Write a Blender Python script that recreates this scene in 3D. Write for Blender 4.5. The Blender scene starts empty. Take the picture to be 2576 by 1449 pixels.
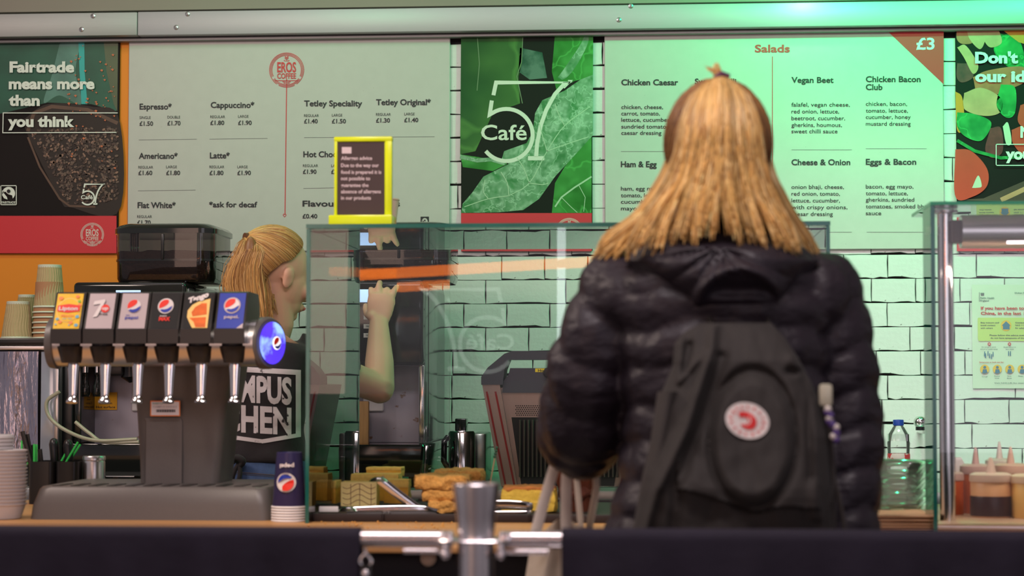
import bpy, bmesh, math, random
from mathutils import Vector, Matrix, noise
from mathutils.bvhtree import BVHTree
random.seed(7)
R_ = math.radians
SC = bpy.context.scene
COL = SC.collection
# ---------------------------------------------------------------- camera
F_PX = 5009.0
CAM = Vector((0, 0, 1.233)); YAW = math.atan(.0752); PITCH = math.atan(236/5009)
cd = bpy.data.cameras.new('camera'); cam = bpy.data.objects.new('camera', cd); COL.objects.link(cam)
cam.location = CAM; cam.rotation_euler = (math.pi/2+PITCH, 0, YAW)
cd.lens = 70.0; cd.sensor_width = 36.0; cd.clip_start = .05; cd.clip_end = 60
cd.dof.use_dof = True; cd.dof.focus_distance = 5.9; cd.dof.aperture_fstop = 4.2; cd.dof.aperture_blades = 0
SC.camera = cam
# ---------------------------------------------------------------- world, lights, exposure
w = bpy.data.worlds.new('world'); SC.world = w; w.use_nodes = True
w.node_tree.nodes['Background'].inputs[0].default_value = (.80, .70, .76, 1)
w.node_tree.nodes['Background'].inputs[1].default_value = .30
def area(name, loc, target, size, power, col, sy=None, spread=None):
    l = bpy.data.lights.new(name, 'AREA'); l.energy = power; l.color = col; l.size = size
    if sy: l.shape = 'RECTANGLE'; l.size_y = sy
    if spread: l.spread = R_(spread)
    o = bpy.data.objects.new(name, l); COL.objects.link(o); o.location = loc
    o.rotation_euler = (Vector(target)-Vector(loc)).to_track_quat('-Z', 'Y').to_euler(); return o
def spot(name, loc, target, power, col, ang, blend=.6, r=.04):
    l = bpy.data.lights.new(name, 'SPOT'); l.energy = power; l.color = col; l.spot_size = R_(ang); l.spot_blend = blend; l.shadow_soft_size = r
    o = bpy.data.objects.new(name, l); COL.objects.link(o); o.location = loc
    o.rotation_euler = (Vector(target)-Vector(loc)).to_track_quat('-Z', 'Y').to_euler(); return o
def W0(px, py, Yv): return (( (px-1288)/5009-.0752)*Yv, 8.4-Yv, 1.233+(960-py)/5009*Yv)
PINK = (1, .84, .92)
area('ceiling_light_front', (-.1, 2.3, 3.1), (-.2, 3.9, .8), 1.6, 42, (1, .86, .88), .5)
area('ceiling_light_back', (-1.1, 4.9, 3.15), (-1.0, 6.1, 1.2), 1.8, 10, PINK, .4)
area('ceiling_light_side', (-2.4, 3.6, 2.9), (-.5, 4.6, 1.1), 1.0, 30, (1, .80, .70), .5)
area('lower_wall_fill', (.75, 4.75, 2.75), (.75, 6.3, .95), .9, 3.2, (1, .93, .95), .2, 60)  # added fill that whitens the lower right wall, no fixture of the café
spot('case_spot', (-.9, 2.6, 3.1), (-.35, 4.5, 1.0), 95, (1, .84, .66), 34, .8, .12)
area('warm_fill_panel', (-2.0, -.4, 1.7), (-.6, 4, 1.1), 1.2, 16, (1, .62, .48), 2.0)  # added orange-pink panel, gives the steel its warm reflected bands
area('cool_fill_panel', (1.7, -1.2, 1.9), (1.2, 4, 1.3), 2.4, 17, (.97, .86, 1), 2.0)  # added soft panel behind the camera for steel highlights and frontal fill
area('glass_stripe_panel', tuple(W0(1412, 820, 10.4)), (.2, 4, 1.2), .045, 1.1, (.9, .95, 1), 1.3)  # added slim panel, set where the case glass mirrors a pale stripe
GREEN = (.02, 1, .34)
area('green_lamp', (.50, 5.45, 2.72), (.52, 6.3, 2.1), .05, 15, GREEN, .05)
area('green_lamp_far', (1.35, 5.45, 2.72), (1.25, 6.3, 2.0), .05, 11, GREEN, .05)
area('green_lamp_left', (-1.25, 5.3, 2.72), (-1.2, 6.3, 1.3), .05, 3.2, GREEN, .05)
spot('green_spot', (1.0, 5.2, 2.62), (.80, 6.23, 2.40), 17, (.01, 1, .28), 58, .9, .03)
area('white_lamp', (.44, 6.06, 2.50), (.44, 6.23, 2.39), .03, .07, (1, 1, 1), .03, 110)
SC.view_settings.view_transform = 'Standard'; SC.view_settings.look = 'None'
SC.view_settings.gamma = 1; SC.view_settings.use_curve_mapping = False
SC.view_settings.exposure = 0.0
# ---------------------------------------------------------------- pixel -> world on the plane y = Y
Fv = Vector((-math.sin(YAW)*math.cos(PITCH), math.cos(YAW)*math.cos(PITCH), math.sin(PITCH)))
Rv = Vector((math.cos(YAW), math.sin(YAW), 0)); Uv = Rv.cross(Fv)
def W(px, py, Y):
    d = Fv + Rv*((px-1288)/F_PX) + Uv*((724.5-py)/F_PX)
    return CAM + d*(Y/d.y)
def wx(px, Y, py=960): return W(px, py, Y).x
def wz(py, Y, px=1288): return W(px, py, Y).z
def ppm(Y, px=1288): return 1/((W(px+1, 900, Y)-W(px, 900, Y)).length)
# ---------------------------------------------------------------- materials
_M = {}
def _n(t, kind, **kw):
    n = t.nodes.new(kind)
    for k, v in kw.items(): setattr(n, k, v)
    return n
def pm(name, base, rough=.5, metal=0., spec=.5, nz=(8, .08), bump=None, coat=0., trans=0., emis=None, alpha=None, ior=1.45,
       col2=None, thr=None, stretch=None, attr=False, sheen=0., sss=0., grain=None):
    """principled material with procedural colour variation. nz=(scale, amount); col2+thr: second colour by noise threshold (lo,hi,scale)"""
    if name in _M: return _M[name]
    m = bpy.data.materials.new(name); m.use_nodes = True; t = m.node_tree; b = t.nodes['Principled BSDF']
    _M[name] = m
    b.inputs['Roughness'].default_value = rough; b.inputs['Metallic'].default_value = metal
    b.inputs['Specular IOR Level'].default_value = spec; b.inputs['IOR'].default_value = ior
    if coat: b.inputs['Coat Weight'].default_value = coat; b.inputs['Coat Roughness'].default_value = .08
    if trans: b.inputs['Transmission Weight'].default_value = trans
    if alpha is not None: b.inputs['Alpha'].default_value = alpha
    if sheen: b.inputs['Sheen Weight'].default_value = sheen
    if sss:
        b.inputs['Subsurface Weight'].default_value = sss; b.inputs['Subsurface Radius'].default_value = (.01, .004, .002)
    tc = _n(t, 'ShaderNodeTexCoord'); src = tc.outputs['Object']
    if stretch:
        mp = _n(t, 'ShaderNodeMapping'); mp.inputs['Scale'].default_value = stretch; t.links.new(src, mp.inputs[0]); src = mp.outputs[0]
    n = _n(t, 'ShaderNodeTexNoise'); n.inputs['Scale'].default_value = nz[0]; n.inputs['Detail'].default_value = 5; t.links.new(src, n.inputs['Vector'])
    mx = _n(t, 'ShaderNodeMix', data_type='RGBA')
    c = Vector(base[:3]); a = nz[1]
    mx.inputs[6].default_value = (*[max(0, v*(1-a)) for v in c], 1); mx.inputs[7].default_value = (*[min(1, v*(1+a)) for v in c], 1)
    if attr:
        at = _n(t, 'ShaderNodeAttribute', attribute_name='Col'); t.links.new(at.outputs['Color'], mx.inputs[6]); mx.inputs[0].default_value = 0
    else:
        t.links.new(n.outputs[0], mx.inputs[0])
    out = mx.outputs[2]
    if col2:
        n2 = _n(t, 'ShaderNodeTexNoise'); n2.inputs['Scale'].default_value = thr[2]; n2.inputs['Detail'].default_value = 6; t.links.new(src, n2.inputs['Vector'])
        mr = _n(t, 'ShaderNodeMapRange'); mr.inputs[1].default_value = thr[0]; mr.inputs[2].default_value = thr[1]; t.links.new(n2.outputs[0], mr.inputs[0])
        m2 = _n(t, 'ShaderNodeMix', data_type='RGBA'); t.links.new(mr.outputs[0], m2.inputs[0]); t.links.new(out, m2.inputs[6]); m2.inputs[7].default_value = (*col2, 1); out = m2.outputs[2]
    t.links.new(out, b.inputs['Base Color'])
    if emis: t.links.new(out, b.inputs['Emission Color']); b.inputs['Emission Strength'].default_value = emis
    if bump:
        nb = _n(t, 'ShaderNodeTexNoise'); nb.inputs['Scale'].default_value = bump[0]; nb.inputs['Detail'].default_value = 4; t.links.new(src, nb.inputs['Vector'])
        bp = _n(t, 'ShaderNodeBump'); bp.inputs['Strength'].default_value = bump[1]; bp.inputs['Distance'].default_value = bump[2]
        t.links.new(nb.outputs[0], bp.inputs['Height']); t.links.new(bp.outputs[0], b.inputs['Normal'])
    return m
def pane_mat(name, tint, refl=1.45, rough=0., body=None, dens=0.):
    """thin glass: see-through tinted by its own colour, mirror reflection by Fresnel; body/dens = smoked share"""
    if name in _M: return _M[name]
    m = bpy.data.materials.new(name); m.use_nodes = True; t = m.node_tree; t.nodes.clear(); _M[name] = m
    o = _n(t, 'ShaderNodeOutputMaterial'); tr = _n(t, 'ShaderNodeBsdfTransparent'); tr.inputs[0].default_value = (*tint, 1)
    gl = _n(t, 'ShaderNodeBsdfGlossy'); gl.inputs['Roughness'].default_value = rough
    fr = _n(t, 'ShaderNodeFresnel'); fr.inputs[0].default_value = refl
    nz = _n(t, 'ShaderNodeTexNoise'); nz.inputs['Scale'].default_value = 3
    gm = _n(t, 'ShaderNodeMapRange'); gm.inputs[3].default_value = .92; gm.inputs[4].default_value = 1; t.links.new(nz.outputs[0], gm.inputs[0]); t.links.new(gm.outputs[0], gl.inputs[0])
    mx = _n(t, 'ShaderNodeMixShader'); t.links.new(fr.outputs[0], mx.inputs[0]); t.links.new(gl.outputs[0], mx.inputs[2])
    src = tr.outputs[0]
    if dens:
        df = _n(t, 'ShaderNodeBsdfPrincipled'); df.inputs['Base Color'].default_value = (*body, 1); df.inputs['Roughness'].default_value = .3
        m2 = _n(t, 'ShaderNodeMixShader'); m2.inputs[0].default_value = dens; t.links.new(tr.outputs[0], m2.inputs[1]); t.links.new(df.outputs[0], m2.inputs[2]); src = m2.outputs[0]
    t.links.new(src, mx.inputs[1]); t.links.new(mx.outputs[0], o.inputs[0])
    return m
# ---------------------------------------------------------------- geometry
class G:
    def __init__(s): s.v = []; s.f = []; s.m = []; s.c = None
    def add(s, vs, fs, mi=0):
        o = len(s.v); s.v += [tuple(v) for v in vs]; s.f += [tuple(i+o for i in f) for f in fs]; s.m += [mi]*len(fs); return s
    def box(s, x0, x1, y0, y1, z0, z1, mi=0):
        vs = [(x, y, z) for x in (x0, x1) for y in (y0, y1) for z in (z0, z1)]
        return s.add(vs, [(0,1,3,2),(4,6,7,5),(0,4,5,1),(2,3,7,6),(0,2,6,4),(1,5,7,3)], mi)
    def rbox(s, x0, x1, y0, y1, z0, z1, r=.005, seg=2, mi=0):
        bm = bmesh.new(); g = G().box(x0, x1, y0, y1, z0, z1)
        vs = [bm.verts.new(v) for v in g.v]
        for f in g.f: bm.faces.new([vs[i] for i in f])
        bmesh.ops.bevel(bm, geom=list(bm.edges), offset=min(r, .49*min(x1-x0, y1-y0, z1-z0)), segments=seg, profile=.5, affect='EDGES')
        return s.bm(bm, mi)
    def bm(s, bm, mi=0):
        bm.verts.index_update(); s.add([v.co.copy() for v in bm.verts], [[v.index for v in f.verts] for f in bm.faces], mi); bm.free(); return s
    def tube(s, path, rad, n=12, cap=True, mi=0, sq=1.0, up=None, roundcap=False):
        P = [Vector(p) for p in path]
        if not hasattr(rad, '__len__'): rad = [rad]*len(P)
        rad = list(rad)
        if roundcap:
            a = (P[0]-P[1]).normalized(); b = (P[-1]-P[-2]).normalized(); r0, r1 = rad[0], rad[-1]
            P = [P[0]+a*r0*.95, P[0]+a*r0*.7, *P, P[-1]+b*r1*.7, P[-1]+b*r1*.95]; rad = [r0*.3, r0*.72, *rad, r1*.72, r1*.3]
        rings = []; N = None
        for i, p in enumerate(P):
            T = (P[min(i+1, len(P)-1)]-P[max(i-1, 0)]).normalized()
            if N is None:
                u = Vector(up) if up is not None else (Vector((0, 0, 1)) if abs(T.z) < .9 else Vector((0, 1, 0)))
                N = (u - T*u.dot(T)).normalized()
            else: N = (N - T*N.dot(T)).normalized()
            B = T.cross(N); r = rad[i]
            rings.append([p+N*(math.cos(2*math.pi*k/n)*r)+B*(math.sin(2*math.pi*k/n)*r*sq) for k in range(n)])
        vs = [v for r in rings for v in r]; fs = []
        for i in range(len(P)-1):
            for k in range(n): fs.append((i*n+k, i*n+(k+1)%n, (i+1)*n+(k+1)%n, (i+1)*n+k))
        if cap: fs.append(tuple(reversed(range(n)))); fs.append(tuple((len(P)-1)*n+k for k in range(n)))
        return s.add(vs, fs, mi)
    def cyl(s, p0, p1, r0, r1=None, n=24, mi=0): return s.tube([p0, p1], [r0, r0 if r1 is None else r1], n, mi=mi)
    def lathe(s, prof, c, n=32, mi=0, axis='z', cap=True, sx=1, sy=1):
        vs = []
        for r, z in prof:
            for k in range(n):
                a = 2*math.pi*k/n; x, y = math.cos(a)*r*sx, math.sin(a)*r*sy
                vs.append((c[0]+x, c[1]+y, c[2]+z) if axis == 'z' else ((c[0]+z, c[1]+x, c[2]+y) if axis == 'x' else (c[0]+y, c[1]+z, c[2]+x)))
        fs = [(i*n+k, i*n+(k+1)%n, (i+1)*n+(k+1)%n, (i+1)*n+k) for i in range(len(prof)-1) for k in range(n)]
        if cap:
            if prof[0][0] > 1e-5: fs.append(tuple(reversed(range(n))))
            if prof[-1][0] > 1e-5: fs.append(tuple((len(prof)-1)*n+k for k in range(n)))
        return s.add(vs, fs, mi)
    def ell(s, c, r, n=20, m=12, rot=None, mi=0):
        vs = []; c = Vector(c)
        for i in range(m+1):
            t = math.pi*i/m
            for k in range(n):
                a = 2*math.pi*k/n; v = Vector((r[0]*math.sin(t)*math.cos(a), r[1]*math.sin(t)*math.sin(a), r[2]*math.cos(t)))
                if rot is not None: v = rot @ v
                vs.append(c+v)
        return s.add(vs, [(i*n+k, (i+1)*n+k, (i+1)*n+(k+1)%n, i*n+(k+1)%n) for i in range(m) for k in range(n)], mi)
    def prism(s, pts, y0, y1, mi=0, mi_side=None):
        """pts = world (x,z) outline"""
        n = len(pts); A = sum(pts[i][0]*pts[(i+1)%n][1]-pts[(i+1)%n][0]*pts[i][1] for i in range(n))
        if A < 0: pts = pts[::-1]
        vs = [(x, y0, z) for x, z in pts]+[(x, y1, z) for x, z in pts]
        s.add(vs, [tuple(range(n)), tuple(n+i for i in reversed(range(n)))], mi)
        o = len(s.v)-2*n
        for i in range(n): s.f.append((o+i, o+n+i, o+n+(i+1)%n, o+(i+1)%n)); s.m.append(mi if mi_side is None else mi_side)
        return s
    def loft(s, rings, cap=True, mi=0, closed=True):
        n = len(rings[0]); vs = [v for r in rings for v in r]; fs = []
        for i in range(len(rings)-1):
            for k in range(n if closed else n-1): fs.append((i*n+k, i*n+(k+1)%n, (i+1)*n+(k+1)%n, (i+1)*n+k))
        if cap: fs.append(tuple(reversed(range(n)))); fs.append(tuple((len(rings)-1)*n+k for k in range(n)))
        return s.add(vs, fs, mi)
    def grid(s, fn, nu, nv, mi=0):
        vs = [fn(i/(nu-1), j/(nv-1)) for j in range(nv) for i in range(nu)]
        return s.add(vs, [(j*nu+i, j*nu+i+1, (j+1)*nu+i+1, (j+1)*nu+i) for j in range(nv-1) for i in range(nu-1)], mi)
    def xf(s, M):
        s.v = [tuple(M @ Vector(v)) for v in s.v]; return s
    def join(s, g, mi=None):
        o = len(s.v); s.v += g.v; s.f += [tuple(i+o for i in f) for f in g.f]; s.m += g.m if mi is None else [mi]*len(g.f); return s
    def mesh(s, name, smooth=True, angle=38):
        me = bpy.data.meshes.new(name); me.from_pydata(s.v, [], s.f)
        me.polygons.foreach_set('material_index', s.m)
        if s.c:
            ca = me.color_attributes.new('Col', 'FLOAT_COLOR', 'POINT'); ca.data.foreach_set('color', [x for c in s.c for x in c])
        me.update()
        if smooth:
            me.shade_smooth()
            try: me.set_sharp_from_angle(angle=R_(angle))
            except Exception: pass
        return me
def _org(o):
    v = Vector((0, 0, 0))
    while o is not None: v = v+o.location; o = o.parent
    return v
def thing(name, label, cat, loc, group=None):
    o = bpy.data.objects.new(name, None); COL.objects.link(o); o.empty_display_size = .05
    o.location = loc; o['label'] = label; o['category'] = cat
    if group: o['group'] = group
    return o
def part(name, g, mats, parent=None, label=None, kind=None, smooth=True, angle=38, remesh=None, iters=4):
    me = g if isinstance(g, bpy.types.Mesh) else g.mesh(name, smooth, angle)
    if not isinstance(mats, (list, tuple)): mats = [mats]
    if remesh: me = do_remesh(me, remesh, iters, name)
    if not remesh and len(mats) > 1: idx = [p.material_index for p in me.polygons]
    me.materials.clear()
    for m in mats: me.materials.append(m)
    if not remesh and len(mats) > 1: me.polygons.foreach_set('material_index', idx)
    o = bpy.data.objects.new(name, me); COL.objects.link(o)
    if parent is not None:
        off = _org(parent); me.transform(Matrix.Translation(-off)); o.parent = parent
    if label: o['label'] = label
    if kind: o['kind'] = kind
    return o
def single(name, g, mats, label, cat, loc, group=None, **kw):
    """a thing that is one mesh; vertices are given in world space"""
    o = part(name, g, mats, None, label, **kw); o.data.transform(Matrix.Translation(-Vector(loc))); o.location = loc
    o['category'] = cat
    if group: o['group'] = group
    return o
def struct(name, g, mats, parent=None, **kw):
    o = part(name, g, mats, parent, **kw)
    if parent is None: o['kind'] = 'structure'
    return o
ORD = ['lowest', 'second', 'third', 'fourth', 'fifth', 'sixth', 'seventh', 'eighth', 'ninth', 'tenth', 'eleventh', 'twelfth', 'thirteenth', 'fourteenth', 'fifteenth', 'sixteenth']
def copy_tree(o, loc, label=None, rot=None):
    def rec(a, par):
        c = a.copy(); COL.objects.link(c)
        if par: c.parent = par
        for ch in list(a.children): rec(ch, c)
        return c
    c = rec(o, None); c.location = loc
    if rot: c.rotation_euler = rot
    if label: c['label'] = label
    return c
def do_remesh(me, vox, iters, name):
    t = bpy.data.objects.new('tmp', me); COL.objects.link(t)
    m = t.modifiers.new('r', 'REMESH'); m.mode = 'VOXEL'; m.voxel_size = vox; m.use_smooth_shade = True
    if iters: s = t.modifiers.new('s', 'SMOOTH'); s.factor = .5; s.iterations = iters
    bpy.context.view_layer.update(); dg = bpy.context.evaluated_depsgraph_get()
    n = bpy.data.meshes.new_from_object(t.evaluated_get(dg)); n.name = name
    COL.objects.unlink(t); bpy.data.objects.remove(t); n.shade_smooth(); return n
def catmull(pts, n):
    """resample a polyline of vectors (or tuples) through its points"""
    P = [Vector(p) for p in pts]; P = [P[0]*2-P[1]]+P+[P[-1]*2-P[-2]]; out = []; S = len(P)-3
    for i in range(n):
        u = i/(n-1)*S; k = min(int(u), S-1); t = u-k; a, b, c, d = P[k:k+4]
        out.append(.5*((2*b)+(c-a)*t+(2*a-5*b+4*c-d)*t*t+(3*b-3*c+d-a)*t**3))
    return out
def interp(tab, x):
    if x <= tab[0][0]: return tab[0][1]
    for (a, b), (c, d) in zip(tab, tab[1:]):
        if x <= c: return b+(d-b)*(x-a)/(c-a)
    return tab[-1][1]
# ---------------------------------------------------------------- flat print: lettering and artwork
_cap = None
_texts = []      # pending curves
def _text_meshes(specs):
    """specs: list of (string, bold) -> list of (verts2d, faces)"""
    obs = []
    for s, bold in specs:
        cu = bpy.data.curves.new('t', 'FONT'); cu.body = s; cu.size = 1; cu.resolution_u = 3; cu.offset = bold*.02
        o = bpy.data.objects.new('t', cu); COL.objects.link(o); obs.append(o)
    bpy.context.view_layer.update(); dg = bpy.context.evaluated_depsgraph_get(); out = []
    for o in obs:
        me = bpy.data.meshes.new_from_object(o.evaluated_get(dg))
        out.append(([tuple(v.co[:2]) for v in me.vertices], [tuple(p.vertices) for p in me.polygons])); bpy.data.meshes.remove(me)
    for o in obs:
        c = o.data; bpy.data.objects.remove(o); bpy.data.curves.remove(c)
    return out
CAPH = max(v[1] for v in _text_meshes([('H', 0)])[0][0])
class Art:
    """shapes in a (u, v) frame (v downwards), turned into a mesh by a mapper(u, v, lift)"""
    def __init__(s, mapper, lift=.0008): s.mp = mapper; s.l = lift; s.it = []; s.tx = []
    def poly(s, pts, mi=0, lv=0): s.it.append((pts, mi, lv)); return s
    def disc(s, cx, cy, r, mi=0, lv=0, n=28, ry=None): return s.poly([(cx+r*math.cos(2*math.pi*k/n), cy+(ry or r)*math.sin(2*math.pi*k/n)) for k in range(n)], mi, lv)
    def rect(s, x0, y0, x1, y1, mi=0, lv=0): return s.poly([(x0, y0), (x1, y0), (x1, y1), (x0, y1)], mi, lv)
    def line(s, pts, w, mi=0, lv=0, closed=False):
        P = [Vector(p) for p in pts]
        if closed: P = P+[P[0], P[1]]
        L = []; Rr = []
        for i, p in enumerate(P):
            a = (p-P[i-1]) if i > 0 else (P[1]-p); b = (P[i+1]-p) if i < len(P)-1 else (p-P[i-1])
            if closed and i == 0: a = P[-2]-P[-3]
            if closed and i == len(P)-1: b = P[2]-P[1] if len(P) > 2 else a
            a = a.normalized(); b = b.normalized(); t = (a+b)
            t = t.normalized() if t.length > 1e-6 else a
            n = Vector((-t.y, t.x)); k = w/2/max(.4, abs(n.dot(Vector((-a.y, a.x)))))
            L.append(p+n*k); Rr.append(p-n*k)
        for i in range(len(P)-1-(1 if closed else 0)): s.it.append(([L[i], L[i+1], Rr[i+1], Rr[i]], mi, lv))
        return s
    def ring(s, cx, cy, r, w, mi=0, lv=0, a0=0, a1=360, n=40):
        return s.line([(cx+r*math.cos(R_(a0+(a1-a0)*k/n)), cy+r*math.sin(R_(a0+(a1-a0)*k/n))) for k in range(n+1)], w, mi, lv)
    def frame(s, x0, y0, x1, y1, w, mi=0, lv=0):
        return s.rect(x0, y0, x1, y0+w, mi, lv).rect(x0, y1-w, x1, y1, mi, lv).rect(x0, y0, x0+w, y1, mi, lv).rect(x1-w, y0, x1, y1, mi, lv)
    def text(s, st, x0, x1, base, cap, bold=0, mi=0, lv=1, fn=None): s.tx.append((st, x0, x1, base, cap, bold, mi, lv, fn)); return s
    def build(s, name, mats, parent, label=None):
        g = G()
        for pts, mi, lv in s.it:
            vs = [s.mp(p[0], p[1], s.l*(1+lv)) for p in pts]
            # keep faces turned to the viewer
            g.add(vs, [tuple(range(len(vs)))], mi)
        if s.tx:
            for (st, x0, x1, base, cap, bold, mi, lv, fn), (vv, ff) in zip(s.tx, _text_meshes([(t[0], t[5]) for t in s.tx])):
                if not vv: continue
                a = min(v[0] for v in vv); b = max(v[0] for v in vv)
                k = cap/CAPH; sx = (x1-x0)/(b-a) if x1 is not None else k
                P = [(x0+(v[0]-a)*sx, base-v[1]*k) for v in vv]
                if fn: P = [fn(*p) for p in P]
                g.add([s.mp(p[0], p[1], s.l*(1+lv)) for p in P], ff, mi)
        return part(name, g, mats, parent, label, smooth=False)
def wall_map(Y): return lambda u, v, l: W(u, v, Y-l)
def drape(me, bvh, lift=.002, cut=.012, dirn=(0, 1, 0)):
    """subdivide a print mesh and lay it on a surface along dirn"""
    bm = bmesh.new(); bm.from_mesh(me); bmesh.ops.triangulate(bm, faces=list(bm.faces))
    for _ in range(5):
        e = [e for e in bm.edges if e.calc_length() > cut]
        if not e: break
        bmesh.ops.subdivide_edges(bm, edges=e, cuts=1); bmesh.ops.triangulate(bm, faces=list(bm.faces))
    d = Vector(dirn).normalized()
    for v in bm.verts:
        h = bvh.ray_cast(v.co-d*1.0, d)
        if h[0] is not None: v.co = h[0]-d*lift
    bm.to_mesh(me); bm.free(); me.update()
def bvh_of(o):
    off = _org(o); me = o.data
    return BVHTree.FromPolygons([v.co+off for v in me.vertices], [tuple(p.vertices) for p in me.polygons])
# ================================================================ the setting
YW = 6.30
m_dark = pm('joint_dark', (.018, .016, .017), .9)
m_brick = pm('white_painted_brick', (.64, .63, .62), .55, nz=(5, .08), bump=(60, .35, .004), col2=(.16, .14, .13), thr=(.70, .76, 38))
m_orange = pm('orange_paint', (.80, .25, .012), .6, nz=(3, .05), bump=(300, .1, .001))
m_alu = pm('brushed_aluminium', (.40, .38, .41), .45, .25, nz=(40, .06), stretch=(.3, 20, 20), bump=(90, .08, .001))
m_alu2 = pm('dull_aluminium', (.32, .31, .31), .5, .4, nz=(40, .08), stretch=(.3, 20, 20))
m_soffit = pm('soffit_grey', (.27, .24, .20), .7, nz=(4, .06))
m_screw = pm('screw_steel', (.55, .55, .55), .3, .9)
m_black = pm('black_plastic', (.012, .012, .013), .3, nz=(20, .2))
ZTOP = wz(88, YW-.03, 1288)
xO = wx(319, YW)
struct('wall_left', G().box(-4.2, xO, YW, YW+.1, 0, 3.2), m_orange)
wb = struct('wall_back', G().box(xO, 4.2, YW+.016, YW+.1, 0, 3.2), m_dark)
bm_meshes = {}
def brick_mesh(L, H, k):
    rn = random.Random(k*7+int(L*1000)); g = G(); n = 7; P = []
    g0 = [max(.0006, .0036+.0075*noise.noise(Vector((i*.55+k*9.13, L*7.7, .5)))+rn.uniform(-.0010, .0010)) for i in range(n)]
    for i in range(n): P.append((.001+(L-.002)*i/(n-1), g0[i]))
    for i in range(1, 3): P.append((L-.0012-rn.uniform(0, .0018), H*i/3))
    for i in range(n): P.append((L-.001-(L-.002)*i/(n-1), H-rn.uniform(.0002, .0012)))
    for i in range(1, 3): P.append((.0006+rn.uniform(0, .0016), H-H*i/3))
    c = Vector((L/2, H/2)); Q = [tuple(c+(Vector(p)-c)*Vector((1-.004/L, 1-.004/H)).x) for p in P]
    N = len(P)
    vs = [(x, 0, z) for x, z in Q]+[(x, .002, z) for x, z in P]+[(x, .018, z) for x, z in P]
    fs = [tuple(range(N))]+[(j*N+i, (j+1)*N+i, (j+1)*N+(i+1)%N, j*N+(i+1)%N) for j in (0, 1) for i in range(N)]
    g.add(vs, fs); me = g.mesh('brick', False); me.materials.append(m_brick); return me
za = wz(705, YW, 1200); pitch = (za-wz(1065, YW, 1200))/6
rr = random.Random(11); xL = wx(330, YW); xR = wx(2860, YW)
BOARDS = [(322, 90, 1132, 632), (1160, 75, 1490, 632), (1521, 68, 2374, 628), (2406, 60, 2700, 632)]
nb = 0
for row in range(-10, 10):
    z0 = za-(row+1)*pitch; x = xL-rr.choice((0, .07, .14)); 
    while x < xR:
        L = rr.choice((.137, .137, .137, .255)); xa, xb = x, x+L; x = xb
        if xa < xL-.01: continue
        # leave out bricks wholly behind a board or above the metal trim
        p = (1288+F_PX*math.tan(math.atan(xa/YW)+YAW), 1288+F_PX*math.tan(math.atan(xb/YW)+YAW)); pyt = 960-(z0+pitch-1.233)*F_PX/YW; pyb = pyt+pitch*F_PX/YW
        if pyb < 55: continue
        if any(p[0] > b[0]+4 and p[1] < b[2]-4 and pyb < b[3]-8 for b in BOARDS): continue
        if 1570 < p[0] and p[1] < 2110 and pyt > 690: pass
        k = rr.randrange(9); key = (L, k)
        if key not in bm_meshes: bm_meshes[key] = brick_mesh(L, pitch, k)
        o = bpy.data.objects.new('brick', bm_meshes[key]); COL.objects.link(o); o.parent = wb; o.location = (xa, YW-rr.uniform(0, .0015), z0); nb += 1
print('bricks', nb)
struct('floor', G().box(-4.2, 4.2, -5, 6.4, -.1, 0), pm('floor_vinyl', (.16, .15, .15), .4, nz=(6, .1)))
struct('ceiling', G().box(-4.2, 4.2, -5, 6.4, 3.2, 3.3), pm('ceiling_paint', (.55, .52, .52), .9))
# metal trim over the boards
zb = wz(63, YW-.07, 2300); zt = wz(2, YW-.07, 2300); xs = wx(338, YW-.07)
t1 = struct('trim_1', G().rbox(xs, 4, YW-.07, YW, zb, zt, .003), m_alu)
t2 = struct('trim_2', G().rbox(-4, xs-.001, YW-.073, YW, zb, zt-.001, .003), m_alu2)
struct('trim_3', G().rbox(-4, 4, YW-.06, YW, zt+.006, 3.2, .003), m_soffit)
struct('trim_4', G().rbox(-4, 4, YW-.035, YW, zb-.012, zb-.002, .002), m_alu2)
for (px, py, tr) in ((234, 40, t2), (205, 74, t2), (472, 35, t1), (443, 69, t1), (1587, 15, t1), (1557, 50, t1)):
    c = W(px, py, YW-.0705-(.003 if tr is t2 else 0)); g = G().lathe([(.0, -.0035), (.004, -.0033), (.0078, -.0012), (.0085, .001)], (c.x, c.y, c.z), 20, axis='y')
    g.box(c.x-.0045, c.x+.0045, c.y-.0039, c.y-.002, c.z-.0006, c.z+.0006, 1); g.box(c.x-.0006, c.x+.0006, c.y-.0039, c.y-.002, c.z-.0045, c.z+.0045, 1)
    part('screw', g, [m_screw, m_dark], tr)
# ================================================================ counters
CZ = .933
m_wood = pm('counter_wood', (.52, .27, .10), .45, nz=(6, .25), stretch=(1, 12, 12), bump=(40, .1, .001))
m_cfront = pm('counter_front', (.016, .015, .02), .6)
ct = thing('serving_counter', 'long service counter with a light wood top and a black front', 'counter', (0, 4.2, 0))
part('countertop', G().rbox(-2.4, 2.6, 3.62, 4.98, CZ-.012, CZ, .003), m_wood, ct)
part('front_panel', G().box(-2.4, 2.6, 3.68, 3.72, .02, CZ-.012), m_cfront, ct)
part('side_panel', G().box(-2.4, -2.36, 3.72, 4.9, .02, CZ-.012), m_cfront, ct)
part('side_panel', G().box(2.56, 2.6, 3.72, 4.9, .02, CZ-.012), m_cfront, ct)
bc = thing('back_counter', 'rear work counter of brushed steel below the brick wall', 'counter', (0, 6, 0))
m_steelw = pm('worktop_steel', (.5, .5, .5), .35, .8, nz=(30, .05))
part('countertop', G().rbox(-2.4, 2.6, 5.52, 6.285, CZ-.04, CZ, .004), m_steelw, bc)
part('front_panel', G().box(-2.4, 2.6, 5.56, 5.6, .02, CZ-.04), m_cfront, bc)
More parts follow.
